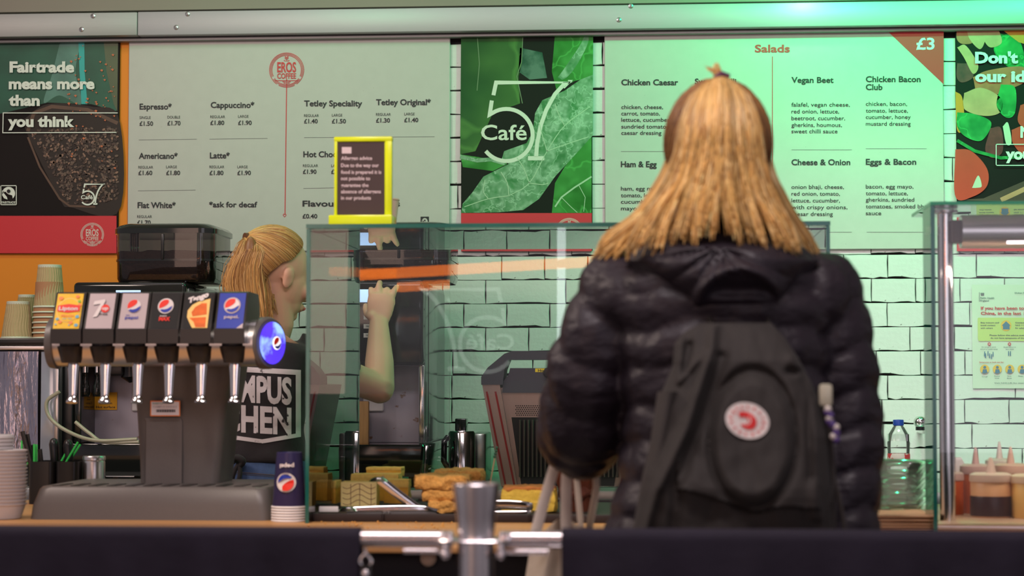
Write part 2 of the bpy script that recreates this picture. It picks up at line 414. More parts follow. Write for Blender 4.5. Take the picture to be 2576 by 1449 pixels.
# ================================================================ boards and posters on the wall
m_paper = pm('recycled_board', (.50, .475, .45), .55, nz=(30, .05), col2=(.30, .27, .24), thr=(.72, .78, 150))
m_edge = pm('board_edge', (.5, .5, .48), .5)
m_ink = pm('black_ink', (.02, .02, .024), .6)
m_grey = pm('thin_rule_grey', (.18, .18, .18), .6)
m_red = pm('red_print', (.56, .028, .03), .5)
m_redb = pm('red_panel', (.62, .025, .035), .5, nz=(3, .05))
m_white = pm('pale_print', (.72, .75, .68), .5)
m_whr = pm('pale_print_on_red', (.70, .55, .50), .5)
YB = YW-.012
def board(name, label, x0, y0, x1, y1, mat, cat='menu board'):
    my = (y0+y1)/2; a, b = wx(x0, YB, my), wx(x1, YB, my); z0, z1 = wz(y1, YB, (x0+min(x1, 2576))/2), wz(y0, YB, (x0+min(x1, 2576))/2)
    t = thing(name, label, cat, ((a+b)/2, YB+.008, z0))
    part('board_panel', G().rbox(a, b, YB, YW-.003, z0, z1, .002, 1), mat, t); return t
MP = wall_map(YB)
def eros(a, cx, cy, r, mi):
    for k, rr_ in enumerate((1, .93, .86)): a.ring(cx, cy, r*rr_, r*.035, mi, 1, -205 if k else -235, 25 if k else 55)
    for k, rr_ in enumerate((1, .93, .86)): a.ring(cx, cy, r*rr_, r*.035, mi, 1, 35 if k else 62, 145 if k else 118, 20)
    a.text('EROS', cx-r*.55, cx+r*.55, cy+r*.12, r*.56, 1.2, mi, 1); a.text('COFFEE', cx-r*.55, cx+r*.55, cy+r*.50, r*.30, 1, mi, 1)
    a.line([(cx-r*.66, cy+r*.62), (cx+r*.66, cy+r*.62)], r*.035, mi, 1)
    a.line([(cx, cy+r*.52), (cx, cy+r*1.0)], r*.05, mi, 1)
    a.line([(cx-r*.08, cy-r*.80), (cx-r*.08, cy-r*.66), (cx+r*.08, cy-r*.66), (cx+r*.08, cy-r*.80), (cx, cy-r*.72), (cx-r*.08, cy-r*.80)], r*.04, mi, 1); a.line([(cx, cy-r*.66), (cx, cy-r*.5)], r*.04, mi, 1)
    for sx in (-1, 1):
        a.line([(cx+sx*r*.05, cy-r*.52), (cx+sx*r*.16, cy-r*.56)], r*.04, mi, 1); a.line([(cx+sx*r*.05, cy+r*.70), (cx+sx*r*.24, cy+r*.68)], r*.04, mi, 1)
        a.line([(cx+sx*r*.05, cy+r*.78), (cx+sx*r*.18, cy+r*.76)], r*.04, mi, 1)
def cafe57(a, x0, y0, s, mi, w=1.0):
    """the 57 mark: drawn in a 582 x 520 frame"""
    T = lambda P: [(x0+(p[0]-170)*s, y0+(p[1]-353)*s) for p in P]; k = 25*s*w
    a.line(T([(253, 447), (270, 367), (722, 367), (700, 375), (640, 440), (585, 540), (550, 640), (528, 750), (522, 835)]), k, mi, 1)
    a.line(T([(722, 355), (745, 355), (700, 400), (684, 388)]), k*.3, mi, 1)
    a.line(T([(470, 843), (573, 843)]), k*1.05, mi, 1)
    arc = [(335+165*1.0*math.cos(R_(t)), 697+164*math.sin(R_(t))) for t in range(-122, 150, 8)]
    a.line(T([(243, 480), (230, 568)]+arc[1:]), k, mi, 1)
    a.text('Café', T([(175, 0)])[0][0], T([(463, 0)])[0][0], T([(0, 727)])[0][1], 92*s, .7*w, mi, 2)
def fairmark(a, x0, y0, x1, y1, mi, mb, txt=True):
    w_, h = x1-x0, y1-y0; cx = x0+w_/2
    if txt: a.frame(x0, y0, x1, y1, w_*.05, mi, 1); a.text('FAIRTRADE', x0+w_*.08, x1-w_*.08, y1-h*.08, h*.11, 1, mi, 1); h *= .82
    a.poly([(cx+w_*.40*math.cos(R_(t)), y0+h*.5+h*.40*math.sin(R_(t))) for t in range(-190, 60, 10)]+[(cx+w_*.22, y0+h*.62), (cx-w_*.02, y0+h*.55), (cx-w_*.22, y0+h*.38)], mi, 1)
    a.disc(cx, y0+h*.36, w_*.11, mb, 2); a.poly([(cx-w_*.40, y0+h*.34), (cx-w_*.30, y0+h*.26), (cx-w_*.28, y0+h*.5), (cx-w_*.10, y0+h*.72), (cx-w_*.06, y0+h*.88), (cx-w_*.28, y0+h*.8), (cx-w_*.40, y0+h*.6)], mi, 1)
# --- coffee price board
cb = board('coffee_menu_board', 'pale grey coffee price board headed by a round red logo', 322, 86, 1132, 632, m_paper)
a = Art(MP); eros(a, 721, 176, 43, 0); a.line([(721, 217), (717, 538)], 2.2, 0); a.line([(716, 546), (712, 541), (714, 538), (716, 540), (718, 538), (720, 541), (716, 546)], 1.4, 0)
a.build('round_logo', [m_red], cb, 'red round logo with a long thin line below')
def entry(par, hd, opts, name='menu_entry'):
    a = Art(MP)
    for (s, x0, x1, b, cap) in hd: a.text(s, x0, x1, b, cap, 1.2)
    for (s, x0, x1, b, pr, p0, p1, pb) in opts:
        if s: a.text(s, x0, x1, b, 6.6, 0)
        a.text(pr, p0, p1, pb, 10.5, 1.0)
    return a.build(name, [m_ink], par)
H = 14
entry(cb, [('Espresso*', 351, 432, 275, H)], [('SINGLE', 351, 379, 299, '£1.50', 351, 385, 316), ('DOUBLE', 421, 453, 298, '£1.70', 421, 454, 315)])
entry(cb, [('Cappuccino*', 530, 640, 271, H)], [('REGULAR', 529, 566, 297, '£1.80', 529, 564, 314), ('LARGE', 599, 625, 296, '£1.90', 599, 633, 314)])
entry(cb, [('Americano*', 349, 447, 399, H)], [('REGULAR', 348, 385, 424, '£1.60', 348, 383, 440), ('LARGE', 418, 445, 423, '£1.80', 418, 453, 440)])
entry(cb, [('Latte*', 528, 578, 398, H)], [('REGULAR', 527, 564, 423, '£1.80', 527, 562, 440), ('LARGE', 597, 623, 423, '£1.90', 597, 631, 440)])
entry(cb, [('Flat White*', 346, 442, 523, H)], [('REGULAR', 345, 382, 548, '£1.70', 345, 379, 565)])
entry(cb, [('*ask for decaf', 526, 647, 521, 13)], [])
entry(cb, [('Tetley Speciality', 765, 911, 267, H)], [('REGULAR', 765, 802, 294, '£1.40', 765, 799, 310), ('LARGE', 835, 861, 293, '£1.50', 835, 870, 310)])
entry(cb, [('Tetley Original*', 946, 1084, 264, H)], [('REGULAR', 946, 983, 291, '£1.30', 946, 981, 308), ('LARGE', 1017, 1043, 290, '£1.40', 1017, 1052, 307)])
entry(cb, [('Hot Chocolate*', 763, 897, 395, H)], [('REGULAR', 762, 800, 420, '£1.90', 762, 796, 437), ('LARGE', 833, 860, 420, '£2.10', 833, 867, 437)])
entry(cb, [('Flavoured Toppings', 761, 1006, 519, H)], [(None, 0, 0, 0, '£0.40', 761, 798, 549)])
for x0, x1, y in ((349, 495, 351), (527, 673, 349), (347, 492, 479), (765, 1093, 345), (763, 860, 473)): a = Art(MP); a.line([(x0, y+1), (x1, y-1)], 1.1); a.build('divider_rule', [m_grey], cb)
a = Art(MP); a.rect(1058, 545, 1079, 570, 0); fairmark(a, 1059, 546, 1078, 570, 1, 0, False); a.build('round_mark', [m_ink, m_paper], cb)
# --- salads board
sb = board('salads_menu_board', 'pale salads price board with a red corner reading £3', 1521, 64, 2374, 628, m_paper)
a = Art(MP); a.poly([(2222, 68), (2374, 65), (2374, 212)], 0); a.text('£3', 2305, 2351, 124, 28, 1.1, 1); a.build('price_corner', [m_redb, m_white], sb, 'red triangle with £3 in pale figures')
a = Art(MP); a.text('Salads', 1899, 1987, 131, 18, 1.3, 0); a.line([(1943, 142), (1943, 600)], 1.8, 0); a.build('heading', [m_red], sb, 'red heading Salads with a thin red line')
def sal(hd, body, x):
    a = Art(MP)
    for s, x1, b in hd: a.text(s, x, x1, b, 14, 1.2)
    for s, x1, b in body: a.text(s, x, x1, b, 9.8, .25)
    a.build('menu_entry', [m_ink], sb)
sal([('Chicken Caesar', 1706, 214)], [('chicken, cheese,', 1668, 274), ('carrot, tomato,', 1660, 290), ('lettuce, cucumber,', 1688, 306), ('sundried tomatoes,', 1694, 323), ('caesar dressing', 1664, 339)], 1563)
sal([('Ham & Egg', 1652, 420)], [('ham, egg mayo,', 1668, 479), ('tomato, lettuce,', 1668, 496), ('cucumber,', 1642, 512), ('mayo', 1602, 529)], 1562)
sal([('Sweet Chilli', 1852, 212)], [], 1748)
sal([('Vegan Beet', 2097, 208)], [('falafel, vegan cheese,', 2138, 268), ('red onion, lettuce,', 2111, 285), ('beetroot, cucumber,', 2126, 302), ('gherkins, houmous,', 2118, 319), ('sweet chilli sauce', 2107, 335)], 1991)
sal([('Chicken Bacon', 2316, 206), ('Club', 2220, 226)], [('chicken, bacon,', 2282, 266), ('tomato, lettuce,', 2284, 283), ('cucumber, honey', 2291, 299), ('mustard dressing', 2291, 316)], 2178)
sal([('Cheese & Onion', 2139, 415)], [('onion bhaji, cheese,', 2123, 475), ('red onion, tomato,', 2113, 492), ('lettuce, cucumber,', 2113, 509), ('with crispy onions,', 2132, 526), ('caesar dressing', 2095, 543)], 1991)
sal([('Eggs & Bacon', 2305, 414)], [('bacon, egg mayo,', 2298, 474), ('tomato, lettuce,', 2284, 491), ('gherkins, sundried', 2300, 507), ('tomatoes, smoked bbq', 2332, 524), ('sauce', 2217, 541)], 2178)
for x0, x1, y in ((1562, 1706, 381), (1991, 2143, 377), (2178, 2331, 374), (1991, 2143, 584), (2180, 2332, 584)): a = Art(MP); a.line([(x0, y), (x1, y)], 1.1); a.build('divider_rule', [m_grey], sb)
# --- 57 poster with lettuce
def blister(n, c, c2, sc):
    m = pm(n, c, .6, spec=.2, nz=(sc*.6, .5)); t = m.node_tree; b = t.nodes['Principled BSDF']; tc = [x for x in t.nodes if x.type == 'TEX_COORD'][0]
    nz = _n(t, 'ShaderNodeTexNoise'); nz.inputs['Scale'].default_value = sc; mxv = _n(t, 'ShaderNodeMix', data_type='VECTOR'); mxv.inputs[0].default_value = .12
    t.links.new(tc.outputs['Object'], nz.inputs['Vector']); t.links.new(tc.outputs['Object'], mxv.inputs[4]); t.links.new(nz.outputs['Color'], mxv.inputs[5])
    vo = _n(t, 'ShaderNodeTexVoronoi', feature='SMOOTH_F1'); vo.inputs['Scale'].default_value = sc; t.links.new(mxv.outputs[1], vo.inputs['Vector'])
    v2 = _n(t, 'ShaderNodeTexVoronoi', feature='DISTANCE_TO_EDGE'); v2.inputs['Scale'].default_value = sc*.55; t.links.new(mxv.outputs[1], v2.inputs['Vector'])
    mr = _n(t, 'ShaderNodeMapRange'); mr.inputs[1].default_value = .15; mr.inputs[2].default_value = .65; mr.inputs[3].default_value = .75; mr.inputs[4].default_value = 0; t.links.new(vo.outputs['Distance'], mr.inputs[0])
    m2 = _n(t, 'ShaderNodeMix', data_type='RGBA'); src = b.inputs['Base Color'].links[0].from_socket; t.links.new(mr.outputs[0], m2.inputs[0]); t.links.new(src, m2.inputs[6]); m2.inputs[7].default_value = (*c2, 1)
    r2 = _n(t, 'ShaderNodeMapRange'); r2.inputs[1].default_value = .0; r2.inputs[2].default_value = .035; r2.inputs[3].default_value = .55; r2.inputs[4].default_value = 0; t.links.new(v2.outputs['Distance'], r2.inputs[0])
    m3 = _n(t, 'ShaderNodeMix', data_type='RGBA'); t.links.new(r2.outputs[0], m3.inputs[0]); t.links.new(m2.outputs[2], m3.inputs[6]); m3.inputs[7].default_value = (*[min(1, v*1.3) for v in c2], 1)
    t.links.new(m3.outputs[2], b.inputs['Base Color']); return m
def leafmat(n, c, c2, sc=14, lo=.45, hi=.62): return pm(n, c, .6, spec=.2, nz=(sc, .35), col2=c2, thr=(lo, hi, sc*2.2))
lp = board('lettuce_poster', 'lettuce leaf poster with a large pale 57 and the word Café', 1160, 72, 1490, 632, pm('leaf_backdrop', (.010, .014, .010), .6, spec=.15), 'poster')
def blob(pts, n=48): 
    c = catmull([(*p, 0) for p in pts+[pts[0]]], n); return [(p.x, p.y) for p in c[:-1]]
Z3 = lambda P: [(1140+x/2.498, 60+y/2.498) for x, y in P]
a = Art(MP, .0006)
a.poly(Z3([(50, 35), (440, 35), (432, 250), (410, 330), (420, 500), (250, 560), (140, 800), (44, 820)]), 0, 0)
a.poly(Z3([(420, 150), (560, 180), (590, 340), (480, 350), (410, 300)]), 1, 0)
a.poly(Z3([(640, 60), (880, 40), (878, 330), (760, 360), (650, 420), (620, 300)]), 2, 0)
a.poly(Z3(blob([(655, 340), (720, 250), (800, 130), (835, 60), (850, 110), (800, 220), (740, 310), (690, 350)], 40)), 3, 1)
a.poly(Z3([(44, 820), (300, 860), (340, 880), (250, 925), (60, 900)]), 2, 0); a.line(Z3(catmull([(44, 835, 0), (150, 855, 0), (240, 850, 0), (330, 880, 0)], 12) and [(44, 835), (150, 858), (240, 852), (330, 878)]), 10, 3, 1)
a.poly(Z3([(870, 700), (870, 1188), (620, 1188), (640, 1000), (700, 900), (790, 780)]), 2, 0)
a.poly(Z3([(878, 320), (800, 350), (700, 420), (560, 480), (515, 560), (500, 680), (460, 750), (320, 800), (305, 850), (350, 880), (190, 960), (120, 1060), (60, 1130), (50, 1188), (280, 1185), (440, 1170), (540, 1100), (640, 960), (760, 830), (878, 700)]), 3, 1)
v = [[(350, 1080), (480, 1000), (590, 800), (700, 640), (860, 520)], [(480, 1000), (440, 900), (400, 840)], [(590, 800), (560, 700), (540, 620)], [(590, 800), (700, 760), (850, 710)], [(350, 1080), (340, 1000), (300, 930)], [(350, 1080), (220, 1100), (70, 1150)], [(700, 640), (660, 560), (640, 500)], [(480, 1000), (560, 1010), (600, 1000)], [(220, 1100), (190, 1050), (200, 980)]]
for q in v: a.line(Z3([(p.x, p.y) for p in catmull([(*k, 0) for k in q], 14)]), 2.0, 4, 2)
a.line(Z3([(870, 960), (760, 1030), (680, 1090), (640, 1150)]), 4, 4, 1); a.line(Z3([(790, 1015), (830, 1090), (820, 1180)]), 1.6, 4, 1); a.line(Z3([(680, 1090), (740, 1150), (780, 1186)]), 1.6, 4, 1)
a.line(Z3([(150, 60), (165, 250), (150, 420)]), 2, 5, 1); a.line(Z3([(440, 40), (430, 240), (400, 330), (435, 500)]), 2, 5, 1)
a.rect(1160, 536, 1489, 632, 6, 2); a.build('leaf_picture', [blister('leaf_dark', (.015, .07, .02), (.08, .20, .05), 7), leafmat('leaf_shadow', (.02, .08, .05), (.10, .18, .14), 7), blister('leaf_mid', (.02, .15, .02), (.08, .34, .08), 14), blister('leaf_light', (.05, .20, .07), (.34, .50, .36), 26), pm('leaf_vein', (.38, .55, .36), .5), pm('leaf_vein_dim', (.12, .22, .10), .5), m_redb], lp)
a = Art(MP); cafe57(a, 1208, 202, .4, 0); a.build('number_lettering', [pm('pale_print_poster', (.62, .66, .56), .5)], lp, 'large pale 57 with Café across it')
a = Art(MP, .0012); eros(a, 1432, 582, 33, 0); a.build('round_logo', [m_whr], lp, 'pale round logo on the red foot')
# --- bean poster
fp = board('coffee_bean_poster', 'dark poster of coffee beans in a bowl with a red foot', -60, 92, 299, 637, pm('poster_black', (.014, .010, .010), .6, spec=.15, nz=(3, .3)), 'poster')
a = Art(MP, .0005)
a.poly([(-60, 100), (297, 97), (293, 280), (230, 262), (120, 258), (-60, 300)], 0, 0)
a.poly(blob([(150, 110), (200, 100), (190, 180), (205, 262), (150, 240), (110, 258), (130, 190)]), 1, 1)
a.poly([(197, 98), (212, 98), (213, 180), (220, 262), (205, 262), (200, 180)], 2, 2)
a.poly([(260, 97), (297, 97), (295, 280), (286, 262), (268, 180)], 3, 1)
a.poly(blob([(60, 300), (120, 262), (230, 268), (300, 300), (300, 530), (180, 522), (150, 500), (70, 340)]), 4, 1)
a.line([(70, 330), (85, 285), (130, 268), (220, 276), (296, 310)], 9, 5, 2); a.line([(70, 345), (100, 420), (150, 500), (175, 518), (240, 520)], 5, 5, 2)
rb = random.Random(3)
for k in range(1150):
    x = rb.uniform(75, 296); y = rb.uniform(300, 512)
    if y < 318+((x-296)*-.05) or x < 75+(y-330)*.52 or y > 512-(max(0, x-230))*.15 or (y < 335 and x < 80): continue
    th = rb.uniform(0, 3.14); c_, s_ = math.cos(th), math.sin(th); r = rb.uniform(3.2, 5)
    a.poly([(x+c_*r*math.cos(u)-s_*r*.62*math.sin(u), y+s_*r*math.cos(u)+c_*r*.62*math.sin(u)) for u in [i*math.pi/4 for i in range(8)]], rb.choice((6, 7, 8, 6, 7, 9)), 3+k%5)
for k in range(70):
    x = rb.uniform(170, 296); y = rb.gauss(250, 90)
    if 100 < y < 460: r = rb.uniform(1.6, 4); a.poly([(x-r, y), (x, y-r*.7), (x+r, y-r*.2), (x+r*.4, y+r)], 10, 9)
a.rect(-60, 543, 293, 637, 11, 2)
a.build('bean_picture', [pm('pic_green', (.010, .085, .05), .5, nz=(6, .8)), pm('pic_teal', (.08, .20, .16), .5, nz=(9, .9)), pm('pic_cyan', (.02, .36, .34), .5, nz=(9, .2)), pm('pic_olive', (.08, .10, .05), .5, nz=(9, .4)), pm('bowl_shade', (.02, .011, .008), .6), pm('bowl_rim', (.10, .05, .03), .5, nz=(20, .5)), pm('bean_a', (.060, .032, .022), .5), pm('bean_b', (.12, .075, .055), .5), pm('bean_c', (.03, .016, .012), .5), pm('bean_d', (.24, .13, .09), .5), pm('bean_fleck', (.55, .14, .05), .5), m_redb], fp)
a = Art(MP)
for s, x0, x1, b in (('Fairtrade', 24, 187, 181), ('means more', 22, 238, 223), ('than', 22, 100, 265), ('you think', 20, 187, 318)): a.text(s, x0, x1, b, 25, 2.2, 0, 9)
a.line([(296, 284), (8, 284), (7, 334), (293, 333)], 2.2, 0, 9)
a.build('slogan', [m_white], fp, 'pale bold lettering, last line boxed')
a = Art(MP, .0035); fairmark(a, 1, 466, 42, 516, 0, 1); cafe57(a, 203, 462, .104, 0, 1.5); a.build('small_mark', [m_white, m_black], fp)
a = Art(MP, .0012); eros(a, 232, 590, 29, 0); a.build('round_logo', [m_whr], fp, 'pale round logo on the red foot')
# --- salad photo poster
vp = board('salad_photo_poster', 'poster photo of tomatoes, spinach and chicken with pale slogan', 2406, 56, 2720, 632, pm('poster_black2', (.012, .01, .01), .6, spec=.15), 'poster')
Z4 = lambda P: [(1900+x/2.2648, y/2.2648) for x, y in P]
a = Art(MP, .0005)
mo = dict(red=0, green=1, meat=2, tan=3, org=4, dk=5, hi=6, wood=7)
def sh(k, pts, lv): a.poly(Z4(blob(pts, 40)), mo[k], lv)
sh('meat', [(1150, 150), (1230, 170), (1240, 240), (1180, 250), (1148, 220)], 1); sh('tan', [(1200, 140), (1290, 150), (1310, 220), (1280, 280), (1220, 220)], 2); sh('tan', [(1300, 145), (1370, 150), (1405, 240), (1340, 270), (1300, 220)], 3)
sh('green', [(1390, 190), (1500, 220), (1540, 400), (1440, 380), (1360, 290)], 1); a.poly(Z4([(1380, 140), (1700, 140), (1700, 300), (1500, 240), (1420, 180)]), 4, 2)
sh('tan', [(1150, 270), (1200, 260), (1270, 370), (1240, 420), (1190, 330)], 3); sh('dk', [(1150, 360), (1230, 370), (1240, 440), (1180, 470), (1148, 440)], 2); sh('meat', [(1240, 440), (1330, 400), (1520, 380), (1560, 450), (1420, 520), (1280, 560)], 3)
sh('tan', [(1190, 530), (1290, 500), (1400, 560), (1395, 640), (1300, 660), (1190, 620)], 4); sh('green', [(1400, 480), (1480, 500), (1480, 640), (1430, 670), (1375, 600)], 4); sh('red', [(1510, 600), (1640, 560), (1700, 700), (1600, 760), (1500, 700)], 4)
sh('green', [(1150, 640), (1250, 650), (1345, 700), (1290, 800), (1200, 780), (1150, 720)], 5); sh('org', [(1140, 520), (1180, 560), (1190, 720), (1150, 740)], 4); sh('dk', [(1340, 730), (1400, 730), (1410, 860), (1350, 900), (1310, 850)], 6)
sh('hi', [(1410, 720), (1440, 700), (1460, 810), (1430, 820)], 6); a.line(Z4([(1150, 800), (1250, 860), (1400, 900), (1560, 890)]), 8, 1, 7); sh('red', [(1140, 850), (1230, 860), (1320, 960), (1320, 1060), (1240, 1120), (1140, 1120)], 8)
sh('hi', [(1235, 1070), (1270, 1000), (1290, 1060), (1260, 1070)], 9); sh('red', [(1460, 740), (1540, 720), (1640, 800), (1540, 880), (1470, 820)], 5)
a.poly(Z4([(1150, 1140), (1300, 1130), (1700, 960), (1700, 1160)]), 7, 2); a.line(Z4([(1400, 1140), (1700, 1000)]), 12, 3, 3)
a.rect(2407, 545, 2720, 632, 8, 3)
a.build('salad_picture', [pm('tomato_print', (.55, .04, .02), .5, nz=(8, .3)), blister('spinach_print', (.01, .14, .04), (.05, .34, .10), 18), pm('meat_print', (.45, .10, .05), .5, nz=(20, .6)), pm('chicken_print', (.52, .24, .14), .5, nz=(16, .5)), pm('pepper_print', (.65, .18, .01), .5, nz=(8, .3)), pm('beet_print', (.12, .015, .02), .5, nz=(40, .9)), pm('glint_print', (.5, .5, .42), .5), pm('table_print', (.07, .04, .03), .5, nz=(8, .5)), m_redb], vp)
a = Art(MP)
for s, x0, x1, b in (("Don't", 2453, 2561, 158), ('our ideas', 2453, 2648, 205), ('N', 2567, 2592, 345), ('you', 2530, 2592, 400)): a.text(s, x0, x1, b, 26, 2.2, 0, 10)
a.frame(2505, 362, 2690, 417, 2, 0, 10); a.build('slogan', [m_white], vp, 'pale bold lettering, one line boxed')
# --- health notice
nt = thing('health_notice', 'laminated pale green health notice taped to the brick wall', 'notice', (wx(2560, YW-.004), YW-.004, wz(978, YW-.004, 2500)))
YN = YW-.006
x0, x1, z0, z1 = wx(2447, YN), wx(2700, YN), wz(977, YN, 2510), wz(716, YN, 2510)
part('sheet', G().grid(lambda u, v: (x0+(x1-x0)*u, YN+.001*math.sin(u*9+v*5), z0+(z1-z0)*v), 12, 14), pm('laminate', (.56, .62, .50), .18, nz=(6, .05), coat=.6), nt)
a = Art(wall_map(YN-.002), .0005); Q = lambda x: 2180+x/3.149; V_ = lambda y: 500+y/3.149
a.line([(Q(893), V_(740)), (Q(893), V_(815))], 1, 0)
for k in range(5): a.line([(Q(905+k*6), V_(745)), (Q(908+k*5), V_(768))], 1.2, 0)
for s, xa, xb, y, c, bo, mi in (('Public Health', 901, 1011, 792, 4.2, .5, 0), ('England', 901, 968, 813, 4.2, .5, 0), ('Wuhan Novel Coronavirus', 1170, 1400, 752, 4, .5, 0), ('If you have been to Wuhan,', 905, 1400, 877, 7, 1.4, 1), ('China, in the last 14 days', 905, 1380, 918, 7, 1.4, 1)): a.text(s, Q(xa), Q(xb), V_(y), c, bo, mi)
a.poly([(Q(885), V_(942)), (Q(1600), V_(942)), (Q(1600), V_(1128)), (Q(890), V_(1128)), (Q(882), V_(1110)), (Q(880), V_(950))], 2)
for s, xa, xb, y in (('Stay indoors and', 903, 1049, 987), ('avoid contact', 903, 1020, 1008), ('with others', 903, 1000, 1030), ('Contact', 1178, 1250, 987), ('NHS 111', 1178, 1250, 1008), ('for advice', 1178, 1262, 1030), ('Please follow this advice even if you', 975, 1310, 1087), ('do not have symptoms of the virus', 982, 1300, 1109)): a.text(s, Q(xa), Q(xb), V_(y), 3.6, .7, 0, 2)
a.disc(Q(1105), V_(1005), 13.5, 3, 2); a.poly([(Q(1070), V_(1005)), (Q(1105), V_(970)), (Q(1142), V_(1005)), (Q(1133), V_(1005)), (Q(1133), V_(1035)), (Q(1080), V_(1035)), (Q(1080), V_(1005))], 4, 3)
for cx in (972, 1132, 1290): a.disc(Q(cx), V_(1151), 4.2, 1, 1); a.line([(Q(cx-7), V_(1144)), (Q(cx+7), V_(1158))], .8, 5, 2); a.line([(Q(cx+7), V_(1144)), (Q(cx-7), V_(1158))], .8, 5, 2)
for s, xa, xb, y in (('Do not go to work,', 912, 1027, 1179), ('school or public areas', 901, 1038, 1196), ('Avoid visitors in', 1084, 1182, 1179), ('your home', 1102, 1166, 1196), ('Cough', 914, 959, 1413), ('Runny', 1013, 1056, 1409), ('nose', 1017, 1050, 1426), ('Sore', 1115, 1146, 1409), ('throat', 1111, 1150, 1426), ('Fever', 1203, 1240, 1409)): a.text(s, Q(xa), Q(xb), V_(y), 2.9, .3, 0)
a.text('Symptoms to look out for:', Q(892), Q(1088), V_(1300), 3.6, .6, 1)
a.text('Visit NHS.UK for more information', 2501, 2620, 965, 3, .3, 0)
for cx, cy in ((935, 1225), (943, 1240), (962, 1222), (975, 1240), (990, 1246), (1002, 1228), (1125, 1222), (1140, 1222)):
    a.disc(Q(cx), V_(cy-12), 1.3, 4, 1, 8); a.rect(Q(cx-4), V_(cy-8), Q(cx+4), V_(cy+22), 4, 1)
for cx in (936, 1036, 1134, 1232): a.disc(Q(cx), V_(1350), 11.5, 3, 1); a.disc(Q(cx), V_(1335), 3.6, 4, 2, 14); a.poly([(Q(cx-20), V_(1380)), (Q(cx-14), V_(1350)), (Q(cx+14), V_(1350)), (Q(cx+22), V_(1378)), (Q(cx), V_(1386))], 4, 2)
a.build('notice_print', [pm('notice_ink', (.05, .07, .09), .5), m_red, pm('notice_lime', (.50, .56, .18), .4), pm('notice_orange', (.75, .42, .05), .4), pm('notice_blue', (.05, .16, .26), .4), m_white], nt)
# ================================================================ things on the service counter
m_chrome = pm('chrome', (.78, .76, .76), .12, 1, nz=(30, .04))
m_satin = pm('satin_steel', (.72, .70, .70), .3, 1, nz=(50, .06), stretch=(1, 1, 6))
m_disp = pm('dispenser_grey', (.115, .105, .10), .38, nz=(200, .08), bump=(400, .1, .0005))
m_valve = pm('valve_black', (.020, .018, .017), .32, nz=(200, .1))
def rrect(x0, x1, y0, y1, r, z, n=5):
    P = []
    for cx, cy, a in ((x1-r, y1-r, 0), (x0+r, y1-r, 90), (x0+r, y0+r, 180), (x1-r, y0+r, 270)):
        for k in range(n+1): P.append(Vector((cx+r*math.cos(R_(a+90*k/n)), cy+r*math.sin(R_(a+90*k/n)), z)))
    return P
YD = 4.27
dp = thing('drinks_dispenser', 'grey six-valve soft drinks dispenser with chrome levers and flavour cards', 'drinks dispenser', (wx(380, YD+.15), YD+.15, CZ))
zb_, zt_ = CZ, wz(1230, YD)
g = G().loft([rrect(wx(72, YD), wx(686, YD), YD, 4.66, .03, zb_), rrect(wx(76, YD), wx(682, YD), YD+.004, 4.655, .03, zb_+.03), rrect(wx(90, YD), wx(674, YD), YD+.012, 4.65, .03, zt_-.006), rrect(wx(96, YD), wx(668, YD), YD+.018, 4.645, .03, zt_)])
part('drip_tray', g, m_disp, dp)
g = G()
for k in range(12): g.box(wx(120+k*46, YD), wx(120+k*46+20, YD), YD+.04, YD+.14, zt_-.001, zt_+.0015)
part('grille', g, m_valve, dp, kind='stuff')
yc0, yc1 = 4.45, 4.62
g = G().loft([rrect(wx(a, yc0), wx(b, yc0), yc0+c, yc1, .02, wz(y, yc0)) for a, b, y, c in ((352, 548, 1236, .0), (349, 556, 1150, .0), (344, 568, 1040, -.01), (338, 582, 960, -.02), (330, 592, 890, -.02))])
part('column', g, m_disp, dp)
g = G().prism([(wx(x, yc0), wz(y, yc0)) for x, y in ((372, 1232), (372, 1060), (366, 1052), (458, 1052), (462, 1060), (462, 1232))], yc0-.012, yc0+.02)
part('column_panel', g, m_disp, dp)
# asset sticker
a = Art(lambda u, v, l: W(u, v, yc0-.026-l), .0005)
a.rect(378, 1008, 453, 1047, 0).rect(380.5, 1010.5, 450.5, 1044.5, 1, 1)
for k in range(24): a.rect(393+k*2, 1030, 393+k*2+1+(k*7 % 3)*.4, 1037, 2, 2)
a.text('PROPERTY OF', 384, 410, 1017, 3.4, .5, 3, 2); a.text('CAMPUS DRINKS', 385, 445, 1026, 5, .3, 4, 2)
a.build('asset_sticker', [pm('sticker_orange', (.8, .22, .04), .5), pm('sticker_white', (.72, .68, .70), .5), m_ink, pm('sticker_teal', (.1, .4, .35), .5), pm('sticker_faint', (.45, .42, .44), .5)], dp, 'white barcode sticker with an orange border')
# chrome tube and end caps
yt, zt2 = YD+.085, wz(862, YD+.085); rt = .052
part('head_tube', G().tube([(wx(132, yt), yt, zt2), (wx(652, yt), yt, zt2)], rt, 40), m_satin, dp)
m_glow = pm('blue_lit_disc', (.07, .03, .95), .25, nz=(12, .5), emis=1.5, col2=(.25, .42, 1), thr=(.52, .62, 14))
xa = wx(650, yt)
g = G(); rings = []
for dx, r in ((0, .054), (.004, .0575), (.022, .058), (.028, .054)):
    rings.append([Vector((xa+dx+(math.cos(t)*r*.42 if dx > .01 else 0), yt+math.cos(t)*r, zt2+math.sin(t)*r)) for t in [2*math.pi*k/36 for k in range(36)]])
g.loft(rings); ec = part('end_cap', g, m_disp, dp)
ca = Vector((xa+.0285, yt, zt2)); ux = Vector((.42, 1, 0)).normalized(); nrm = Vector((1, -.42, 0)).normalized()
def capmap(u, v, l): return ca+ux*(u*1.085)+Vector((0, 0, -v))+nrm*(.003+l)
a = Art(capmap, .0006); a.disc(0, 0, .047, 0, 0); a.build('lit_disc', [m_glow], ec, 'glowing blue disc')
